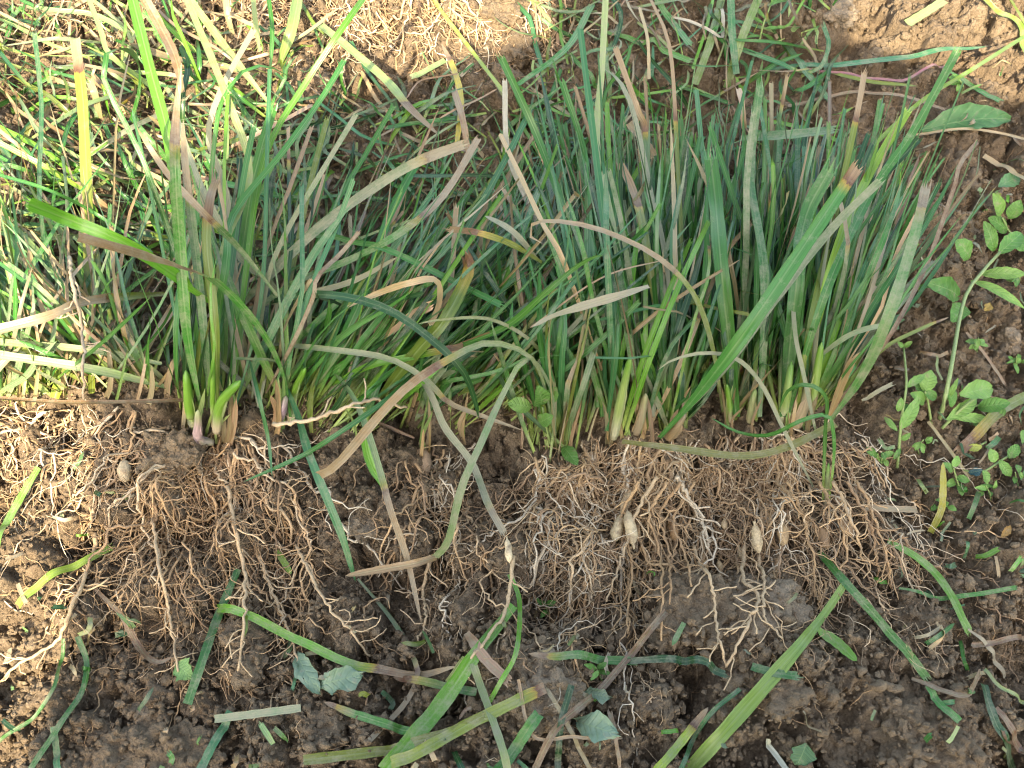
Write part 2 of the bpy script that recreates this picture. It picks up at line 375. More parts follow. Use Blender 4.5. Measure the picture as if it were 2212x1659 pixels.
ROOTC = [(.41, .265, .135), (.45, .31, .17), (.35, .22, .11), (.48, .36, .22), (.30, .19, .10), (.40, .26, .13), (.26, .165, .09), (.50, .41, .28)]
def root_path(p0, head, length, wig=.52, step=.0045, lift=.012, drop=True, lo=.0012):
    n = max(3, int(length/step)); x, y = p0[0], p0[1]; a = head; out = []; z0 = p0[2]
    ph = R.uniform(0, 6); l2 = R.uniform(.3, 1)*lift; zj = 0
    for i in range(n+1):
        t = i/n; g = float(G(x, y)); zj = zj*.7+R.gauss(0, .0012)
        z = g+lo+l2*max(0, math.sin(math.pi*min(1, t*1.05)))*(.6+.4*math.sin(ph+t*8))+zj
        if drop: k = math.exp(-t*length/.02); z = z*(1-k)+z0*k
        z = max(z, g-.0005)
        out.append((x, y, z))
        dev = R.gauss(0, wig); a += (head-a)*.22; b = a+dev
        a = a*.65+b*.35
        x += math.cos(b)*step; y += math.sin(b)*step
    return np.array(out)
def root(p0, head, length, r0=.0013, nb=.32, lift=.016, col=None, wig=.52, k=5, branch_len=(.008, .042), drop=True):
    c = root_path(p0, head, length, wig, lift=lift, drop=drop); col = np.array(col or R.choice(ROOTC))*np.array((1.0, 1.04, 1.10))*R.uniform(.95, 1.35)
    n = len(c); rad = r0*(1-.55*np.linspace(0, 1, n)**1.5)*np.array([R.uniform(.82, 1.22) for _ in range(n)])
    gs = [tube(c, rad, col, k)]
    for i in range(2, n-1):
        if R.random() < nb:
            d = c[i+1]-c[i] if i+1 < n else c[i]-c[i-1]; h = math.atan2(d[1], d[0])+R.choice((-1, 1))*R.uniform(.4, 1.5)
            ln = R.uniform(*branch_len); m = max(3, int(ln/.0038)); p = c[i].copy(); q = [p.copy()]; vz = R.uniform(-.4, .5); a = h
            for j in range(m):
                a += R.gauss(0, .38); vz = vz*.8+R.gauss(0, .22)
                p = p+np.array([math.cos(a)*.0038, math.sin(a)*.0038, vz*.0030]); p[2] = max(p[2], float(G(p[0], p[1]))+.0004); q.append(p.copy())
            gs.append(tube(np.array(q), float(rad[i])*.60*np.linspace(1, .55, len(q)), col*R.uniform(.95, 1.25), 3))
    return join(gs)

# ------------------------------------------------------------------ the ground: one sheet, dense in view, out to the horizon
def build_ground():
    ext = np.cumsum(np.geomspace(GS*1.3, 4.0, 56))
    ax = np.concatenate([gx[0]-ext[::-1], gx, gx[-1]+ext]); ay = np.concatenate([gy[0]-ext[::-1], gy, gy[-1]+ext])
    X, Y = np.meshgrid(ax, ay, indexing='ij'); Z = np.zeros_like(X); e = len(ext)
    Z[:] = soil_height(X, Y)
    Z[e:-e, e:-e] = ZZ
    # ease the border
    V = np.stack([X, Y, Z], -1).reshape(-1, 3).astype(np.float32); nx, ny = X.shape
    idx = np.arange(nx*ny).reshape(nx, ny)
    Q = np.stack([idx[:-1, :-1], idx[1:, :-1], idx[1:, 1:], idx[:-1, 1:]], -1).reshape(-1, 4)
    me = bpy.data.meshes.new('ground'); me.vertices.add(len(V)); me.vertices.foreach_set('co', V.ravel())
    me.loops.add(Q.size); me.loops.foreach_set('vertex_index', Q.ravel().astype(np.int32))
    me.polygons.add(len(Q)); me.polygons.foreach_set('loop_start', np.arange(0, Q.size, 4, dtype=np.int32))
    me.polygons.foreach_set('use_smooth', np.ones(len(Q), bool)); me.update(calc_edges=True)
    me.materials.append(M_SOIL); o = bpy.data.objects.new('ground', me); COL.objects.link(o)
    tag(o, 'crumbly brown garden soil under the plants', kind='structure'); return o
build_ground()

# crumbs of soil lying loose: too many to count
def crumbs():
    shp = []
    for sub in (1, 2):
        bm = bmesh.new(); bmesh.ops.create_icosphere(bm, subdivisions=sub, radius=1); shp.append((np.array([v.co[:] for v in bm.verts]), np.array([[v.index for v in f.verts] for f in bm.faces]))); bm.free()
    n = 24000; px = rng.uniform(-60, 2270, n); py = rng.uniform(-60, 1720, n)
    Vs, Fs, Sm = [], [], []; k = 0
    for i in range(n):
        p = flat(px[i], py[i]); s = .0010*math.exp(rng.normal(.30, .55))
        cap = .0026 if 880 < py[i] < 1340 and px[i] < 1950 else .0062
        s = min(s, cap*rng.uniform(.7, 1)); z = max(float(GF(p[0], p[1])), float(_samp(ZT, p[0], p[1]))-.0035)
        bv, bf = shp[1 if s > .0026 else 0]
        if s > .0026:
            o3 = Vector((i*.37, i*.11, 0)); r = np.array([1+.60*mnoise.noise(Vector(v)*1.7+o3)+.30*mnoise.noise(Vector(v)*4.5+o3) for v in bv])[:, None]
        else: r = 1+rng.uniform(-.38, .38, (len(bv), 1))
        dv = bv*r*s*rng.uniform(.55, 1.25, 3)
        Vs.append(dv+np.array([p[0], p[1], z+s*.40])); Fs.append(bf+k); k += len(bv); Sm += [s > .0026 and i % 2 == 0]*len(bf)
        if s > .0022:
            q = int(s/GS)+1; i0, j0 = int((p[0]-GX0)/GS), int((p[1]-GY0)/GS); w_ = ZT[max(0, i0-q):i0+q+1, max(0, j0-q):j0+q+1]; np.maximum(w_, z+s*1.25, out=w_)
    V = np.concatenate(Vs); F = np.concatenate(Fs)
    me = bpy.data.meshes.new('soil_crumbs'); me.from_pydata(V.tolist(), [], F.tolist()); me.polygons.foreach_set('use_smooth', np.array(Sm, bool)); me.materials.append(M_CLOD)
    o = bpy.data.objects.new('soil_crumbs', me); COL.objects.link(o); tag(o, 'loose crumbs of soil strewn over the ground', kind='stuff')

# ------------------------------------------------------------------ clods
def clod(px, py, wpx, hpx, label, mat=None, rz=0., zs=.6, seed=1, rough=1., sub=5):
    p = P(px, py, 0); sc = abs(flat(px+50, py)[0]-flat(px-50, py)[0])/100
    a, b = wpx*sc/2, hpx*sc/2/math.sin(PITCH); c = min(a, b)*zs
    bm = bmesh.new(); bmesh.ops.create_icosphere(bm, subdivisions=sub, radius=1)
    o3 = Vector((seed*3.7, seed*1.3, seed*7.1)); mx = max(a, b)
    for v in bm.verts:
        d = v.co.normalized(); q = Vector((abs(d.x)**.8*math.copysign(1, d.x), abs(d.y)**.8*math.copysign(1, d.y), d.z))
        s = 1+.24*mnoise.noise(q*1.5+o3)+.14*mnoise.noise(q*3.3+o3)
        w = Vector((q.x*a, q.y*b, q.z*c))*s
        e = w/.011+o3; vd = mnoise.voronoi(e)[0][0]
        vd2 = mnoise.voronoi(w/.019-o3)[0][0]
        f = .0085*rough*(.45-vd)+.010*rough*(.45-vd2)+.0034*rough*mnoise.noise(w/.006+o3)+.0018*rough*mnoise.noise(w/.0028+o3)
        f += .0050*rough*mnoise.noise(w/.02+o3)-.004*rough*max(0, .25-abs(mnoise.noise(w/.03+o3*2)))*4*max(0, mnoise.noise(w/.05-o3))
        v.co = w+d*f*min(1, mx/.02)
    rot = Matrix.Rotation(rz, 3, 'Z'); zc = float(G(p[0], p[1]))+c*.25
    wv = np.array([(rot @ v.co)[:] for v in bm.verts]); ii = ((wv[:, 0]+p[0]-GX0)/GS).astype(int); jj = ((wv[:, 1]+p[1]-GY0)/GS).astype(int)
    for di in range(-2, 3):
        for dj in range(-2, 3):
            a_, b_ = np.clip(ii+di, 0, len(gx)-1), np.clip(jj+dj, 0, len(gy)-1); np.maximum.at(ZT, (a_, b_), wv[:, 2]+zc)
    me = bpy.data.meshes.new('soil_clod'); bm.to_mesh(me); bm.free(); me.polygons.foreach_set('use_smooth', np.ones(len(me.polygons), bool)); me.materials.append(mat or M_CLOD)
    o = bpy.data.objects.new('soil_clod', me); COL.objects.link(o); o.location = (p[0], p[1], float(G(p[0], p[1]))+c*.25); o.rotation_euler = (0, 0, rz)
    tag(o, label, 'soil clod', 'soil clods'); return o
CL = [
 (1500, 1320, 190, 150, 'broad brown clod under the root tips, left of the cracked pair', None, 0., .55),
 (1640, 1345, 200, 170, 'broad mossy clod under root tips, right half of the cracked pair', M_STONE, .2, .5),
 (1180, 1500, 150, 150, 'rounded mossy clod touching the olive blade tip near the bottom', M_STONE, .3, .7),
 (318, 1532, 95, 45, 'flat slab-like clod on the shaded soil at lower left', M_STONE, .05, .5),
 (300, 1640, 330, 130, 'large smooth dark clod at the bottom edge, lower left', None, .1, .35),
 (1590, 1445, 80, 90, 'upright lump of soil below the long hanging root', None, 0, .8),
 (1830, 1610, 170, 130, 'big crumbly clod at the bottom edge, left of its larger neighbour', None, .2, .6),
 (2010, 1590, 250, 190, 'largest crumbly clod at the bottom right corner', None, -.1, .6),
 (1990, 1345, 120, 90, 'crumbly clod just right of the straight green blade at lower right', None, .2, .6),
 (1500, 1590, 80, 70, 'dark clod beside the pale green blade tip at the bottom', None, .1, .7),
 (370, 985, 130, 90, 'pale clod wedged beside the round white tuber under the left clump', None, 0, .7),
 (1090, 25, 130, 110, 'sunlit sandy clod at the top edge among dangling roots', None, .1, .6),
 (1010, 120, 120, 70, 'sunlit clod below the dangling roots at top centre', None, -.2, .6),
 (1120, 105, 70, 70, 'half shaded clod at the edge of the shadow near top centre', None, .2, .7),
 (880, 115, 60, 40, 'small sunlit clod under the tangle of roots near the top', None, .2, .7),
 (1250, 205, 60, 70, 'shaded round clod behind the centre leaves', None, 0, .8),
 (1950, 70, 90, 60, 'sunlit lumpy clod beside the leaf piece at upper right', None, 0, .6),
 (1800, 60, 70, 60, 'shaded grey clod at upper right near the shadow edge', M_STONE, 0, .7),
 (1920, 760, 45, 40, 'small round clod beside the pale weed stem at right', None, 0, .8),
 (2110, 660, 60, 55, 'round clod between the weed stem and the large weed leaves', None, 0, .8),
 (2095, 800, 65, 60, 'smooth round clod below the tall weed stem', None, 0, .75),
 (2180, 740, 50, 60, 'pale grey clod at the right edge', M_STONE, 0, .8),
 (1020, 1000, 110, 70, 'dark clod in the gap between the centre and right clumps', None, .1, .6),
 (790, 1140, 70, 50, 'flat pale clod among the shaded roots below the centre clump', M_STONE, .2, .6),
 (1050, 1430, 90, 70, 'clod beside the straight dry brown leaf piece', None, .3, .6),
 (700, 1560, 90, 70, 'shaded clod below the torn pale leaf', None, .3, .6),
 (540, 1440, 80, 80, 'shaded clod between the left roots and the cut blade', None, .5, .6),
 (940, 1500, 110, 80, 'clod crossed by the wide bright blade at the bottom', None, .5, .5),
 (1700, 1500, 90, 70, 'clod right of the long light green blade', None, .5, .6),
 (100, 1390, 120, 90, 'sunlit crumbly clod at the left edge', None, .5, .55),
 (50, 1490, 110, 70, 'sunlit clod near the bottom left corner', None, .2, .55),
]
for i, (x, y, w, h, lab, mt, rz, zs) in enumerate(CL): clod(x, y, w, h, lab, mt, rz, zs, seed=i+1, sub=6 if w > 115 else 5)

crumbs()

# ------------------------------------------------------------------ grass clumps
PXM = lambda px, py: abs(flat(px+50, py)[0]-flat(px-50, py)[0])/100     # metres per survey pixel there
def lerp(a, b, t): return a+(b-a)*t
def wander_blade(clump, b0, tip, hb, hm, ht, w, **kw):
    """a leaf of a clump from base to tip, bowed; heights above the soil in metres"""
    mid = (lerp(b0[0], tip[0], .5)+R.gauss(0, 15), lerp(b0[1], tip[1], .5)+R.gauss(0, 15))
    q1 = (lerp(b0[0], mid[0], .45)+R.gauss(0, 5), lerp(b0[1], mid[1], .45))
    pts = [P(b0[0], b0[1], hb), P(q1[0], q1[1], lerp(hb, hm, .55)), P(mid[0], mid[1], hm), P(lerp(mid[0], tip[0], .55)+R.gauss(0, 8), lerp(mid[1], tip[1], .55), lerp(hm, ht, .65)), P(tip[0], tip[1], ht)]
    return blade(pts, w, **kw)
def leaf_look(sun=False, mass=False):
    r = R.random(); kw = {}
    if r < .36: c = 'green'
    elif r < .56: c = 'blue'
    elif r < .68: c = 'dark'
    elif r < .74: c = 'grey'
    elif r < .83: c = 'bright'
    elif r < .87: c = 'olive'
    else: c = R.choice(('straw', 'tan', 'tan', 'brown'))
    if mass and not sun and c in ('grey', 'bright', 'olive', 'blue'): c = R.choice(('dark', 'green'))  # mass leaves take darker greens, painting in the shade deep among the leaves
    if sun and R.random() < .6: c = R.choice(('pale', 'bright', 'grey', 'straw', 'straw', 'tan', 'tan', 'olive', 'green', 'grey'))  # sunlit clumps: real straw, plus paler greens standing in for sunlight
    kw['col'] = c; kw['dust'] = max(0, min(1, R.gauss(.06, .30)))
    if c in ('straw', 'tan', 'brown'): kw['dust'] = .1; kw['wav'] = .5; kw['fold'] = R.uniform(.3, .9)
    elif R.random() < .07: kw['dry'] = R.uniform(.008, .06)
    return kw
def fill_clump(o, n, base_fn, tip_fn, hts, wrange=(.0019, .0056), sun=False, rollr=.8, wide=.06, mass=False):
    gs = []
    for i in range(n):
        b = base_fn(); t = tip_fn(b); k = R.uniform(*hts); kw = leaf_look(sun, mass)
        w = R.uniform(*wrange)*(1.0 if R.random() > wide else 1.7)
        e = R.choice(('rag', 'trag', 'taper', 'fibre', 'point', 'point'))
        if kw['col'] in ('straw', 'tan', 'brown'): w *= .8; e = R.choice(('rag', 'point'))
        g = wander_blade(o, b, t, .004, .55*k+R.uniform(0, .02), k*R.uniform(.7, 1.05), w, n=9, end=e, roll=R.gauss(0, rollr), pale=.95 if kw['col'] not in ('straw', 'tan', 'brown') else 0, twist=R.gauss(0, .5), base=.6, **{'fold': U(.25, .8), **kw})
        if mass: gs.append(g)
        else: put('leaf', g, M_LEAF, o)
    if mass: put('leaf_mass', join(gs), M_LEAF, o, kind='stuff')
def U(a, b): return R.uniform(a, b)

cA = thing('grass_clump', P(440, 935, 0), 'uprooted grass clump at left with fat green shoots and spread roots', 'grass clump', 'uprooted grass clumps')
cB = thing('grass_clump', P(880, 930, 0), 'uprooted grass clump in the middle, leaves leaning right, partly hidden behind others', 'grass clump', 'uprooted grass clumps')
cC0 = thing('grass_clump', P(1205, 985, 0), 'small thin-leaved clump between the middle and big clumps, broadleaf seedling beside', 'grass clump', 'uprooted grass clumps')
cC1 = thing('grass_clump', P(1400, 940, 0), 'dense dark green clump with pale thick shoot at its base, right of centre', 'grass clump', 'uprooted grass clumps')
cC2 = thing('grass_clump', P(1690, 920, 0), 'dense clump furthest right with ragged leaf ends and tuber-bearing roots', 'grass clump', 'uprooted grass clumps')
cD = thing('grass_clump', P(170, 880, 0), 'sunlit tangled grass clump at the left edge', 'grass clump', 'uprooted grass clumps')
cE = thing('grass_clump', P(250, 470, 0), 'flattened heap of sunlit grass behind the left clump', 'grass clump', 'uprooted grass clumps')
cG = thing('grass_clump', P(900, 400, 0), 'shaded heap of flattened grass behind the middle clump', 'grass clump', 'uprooted grass clumps')
cH = thing('grass_clump', P(1480, 200, 0), 'loose heap of fallen grass at the top edge behind the big clumps', 'grass clump', 'uprooted grass clumps')
cF = thing('grass_clump', P(800, -70, 0), 'overturned clump at the top edge showing only its sunlit roots', 'grass clump', 'uprooted grass clumps')
cS = thing('grass_clump', P(1785, 1085, 0), 'tiny seedling tuft with two curled leaves on the roots at right', 'grass clump', 'uprooted grass clumps')

# right clumps: dense standing leaves fanning up and to the right
TC1 = [(1328, 938), (1330, 935), (1385, 932), (1388, 930), (1440, 938), (1460, 925), (1448, 932), (1400, 870), (1310, 870)]
TC2 = [(1575, 908), (1580, 905), (1630, 905), (1690, 914), (1695, 910), (1735, 908), (1750, 898), (1745, 900), (1790, 885), (1610, 850), (1690, 845), (1760, 840)]
def bj(L, s=5): x, y = R.choice(L); return (x+R.gauss(0, s), y+R.gauss(0, s*.6))
def tipC(b):
    u = (b[0]-1300)/500.
    return (1205+u*735+R.gauss(35, 105), 312+R.gauss(0, 78)+max(0, u-.6)*90)
fill_clump(cC1, 222, lambda: bj(TC1), tipC, (.05, .19))
fill_clump(cC2, 214, lambda: bj(TC2), tipC, (.05, .19))
# short leaves low in the clumps
fill_clump(cC1, 42, lambda: bj(TC1), lambda b: (b[0]+R.gauss(30, 60), b[1]-U(120, 380)), (.02, .10), (.003, .006))
fill_clump(cC2, 50, lambda: bj(TC2), lambda b: (b[0]+R.gauss(40, 60), b[1]-U(120, 380)), (.02, .10), (.003, .006))
fill_clump(cC0, 100, lambda: (1210+R.gauss(0, 35), 930+R.gauss(0, 30)), lambda b: (b[0]+R.gauss(-10, 90), b[1]-U(250, 560)), (.04, .15), (.0025, .0055))
# thin leaves that lie across the others
def cross(x0, x1, y0, y1):
    b = (U(x0, x1), U(y0, y1)); return lambda: (U(x0, x1), U(y0, y1))
fill_clump(cC1, 16, cross(1150, 1500, 380, 800), lambda b: (b[0]+R.gauss(60, 170), b[1]-R.gauss(120, 110)), (.13, .19), (.0018, .004))
fill_clump(cC2, 16, cross(1450, 1850, 400, 800), lambda b: (b[0]+R.gauss(80, 160), b[1]-R.gauss(140, 110)), (.13, .19), (.0018, .004))
fill_clump(cB, 20, cross(600, 1150, 480, 850), lambda b: (b[0]+R.gauss(80, 160), b[1]-R.gauss(80, 110)), (.08, .15), (.0018, .004))
# middle clump, leaning right
TB = [(610, 870), (660, 900), (700, 930), (740, 900), (790, 930), (830, 900), (880, 920), (930, 900), (980, 920), (1000, 880), (900, 850), (760, 840), (690, 830), (1060, 860), (1080, 890)]
fill_clump(cB, 210, lambda: bj(TB, 14), lambda b: (b[0]+R.gauss(300, 110), b[1]-R.gauss(440, 100)), (.03, .17), (.0018, .0052))
fill_clump(cB, 70, lambda: bj(TB, 14), lambda b: (b[0]+R.gauss(120, 90), b[1]-R.gauss(250, 90)), (.02, .10), (.003, .006))
# the crowd of leaves inside and behind the clumps
TBK = [(x, U(780, 860)) for x in range(1290, 1800, 14)]
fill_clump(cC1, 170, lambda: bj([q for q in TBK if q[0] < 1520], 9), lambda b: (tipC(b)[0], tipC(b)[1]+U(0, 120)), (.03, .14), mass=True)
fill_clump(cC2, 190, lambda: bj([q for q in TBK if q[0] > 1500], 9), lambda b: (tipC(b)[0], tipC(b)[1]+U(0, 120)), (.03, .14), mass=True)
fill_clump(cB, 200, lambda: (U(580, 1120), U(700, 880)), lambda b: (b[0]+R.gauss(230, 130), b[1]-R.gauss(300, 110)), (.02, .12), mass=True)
# left clump, sparse
TA = [(400, 890), (430, 900), (450, 890), (480, 880), (500, 880), (540, 870), (580, 880), (620, 880)]
fill_clump(cA, 60, lambda: bj(TA, 8), lambda b: (b[0]+R.gauss(40, 120), b[1]-R.gauss(480, 110)), (.05, .20), (.002, .0055))
# sunlit left clump and the heap behind it
TD = [(-60, 850), (0, 860), (40, 850), (90, 840), (140, 850), (200, 830), (250, 830), (300, 810), (330, 830), (20, 780), (120, 770), (230, 760)]
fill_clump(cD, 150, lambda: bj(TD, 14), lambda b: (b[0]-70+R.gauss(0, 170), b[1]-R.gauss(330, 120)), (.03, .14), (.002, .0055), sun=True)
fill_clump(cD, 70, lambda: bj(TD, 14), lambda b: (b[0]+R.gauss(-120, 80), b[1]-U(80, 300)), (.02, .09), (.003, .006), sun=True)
def lieE():
    return (U(-40, 620), U(70, 650))
def tipE(b):
    a = R.gauss(2.2, .7) if R.random() < .75 else U(0, 6.28); l = U(120, 330); return (b[0]+l*math.cos(a), b[1]-l*.7*math.sin(a))
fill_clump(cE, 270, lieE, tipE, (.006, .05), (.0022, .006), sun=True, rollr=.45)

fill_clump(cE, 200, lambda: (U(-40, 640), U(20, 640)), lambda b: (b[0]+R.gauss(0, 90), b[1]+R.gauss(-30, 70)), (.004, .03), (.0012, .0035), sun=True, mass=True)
def lie(x0, x1, y0, y1): return lambda: (U(x0, x1), U(y0, y1))
def anyway(l0, l1, lean=1.3, sd=1.0):
    def f(b): a = R.gauss(lean, sd); l = U(l0, l1); return (b[0]+l*math.cos(a), b[1]-l*.8*math.sin(a))
    return f
fill_clump(cG, 100, lie(560, 1230, 230, 520), anyway(90, 260), (.008, .05), (.0016, .0048), rollr=.45)
fill_clump(cG, 110, lie(560, 1230, 220, 520), anyway(40, 130), (.004, .02), (.0010, .003), mass=True)
fill_clump(cH, 80, lie(1150, 1800, 10, 380), anyway(90, 250), (.008, .05), (.0016, .0048), rollr=.45)
fill_clump(cH, 70, lie(1150, 1800, 0, 380), anyway(40, 130), (.004, .02), (.0010, .003), mass=True)

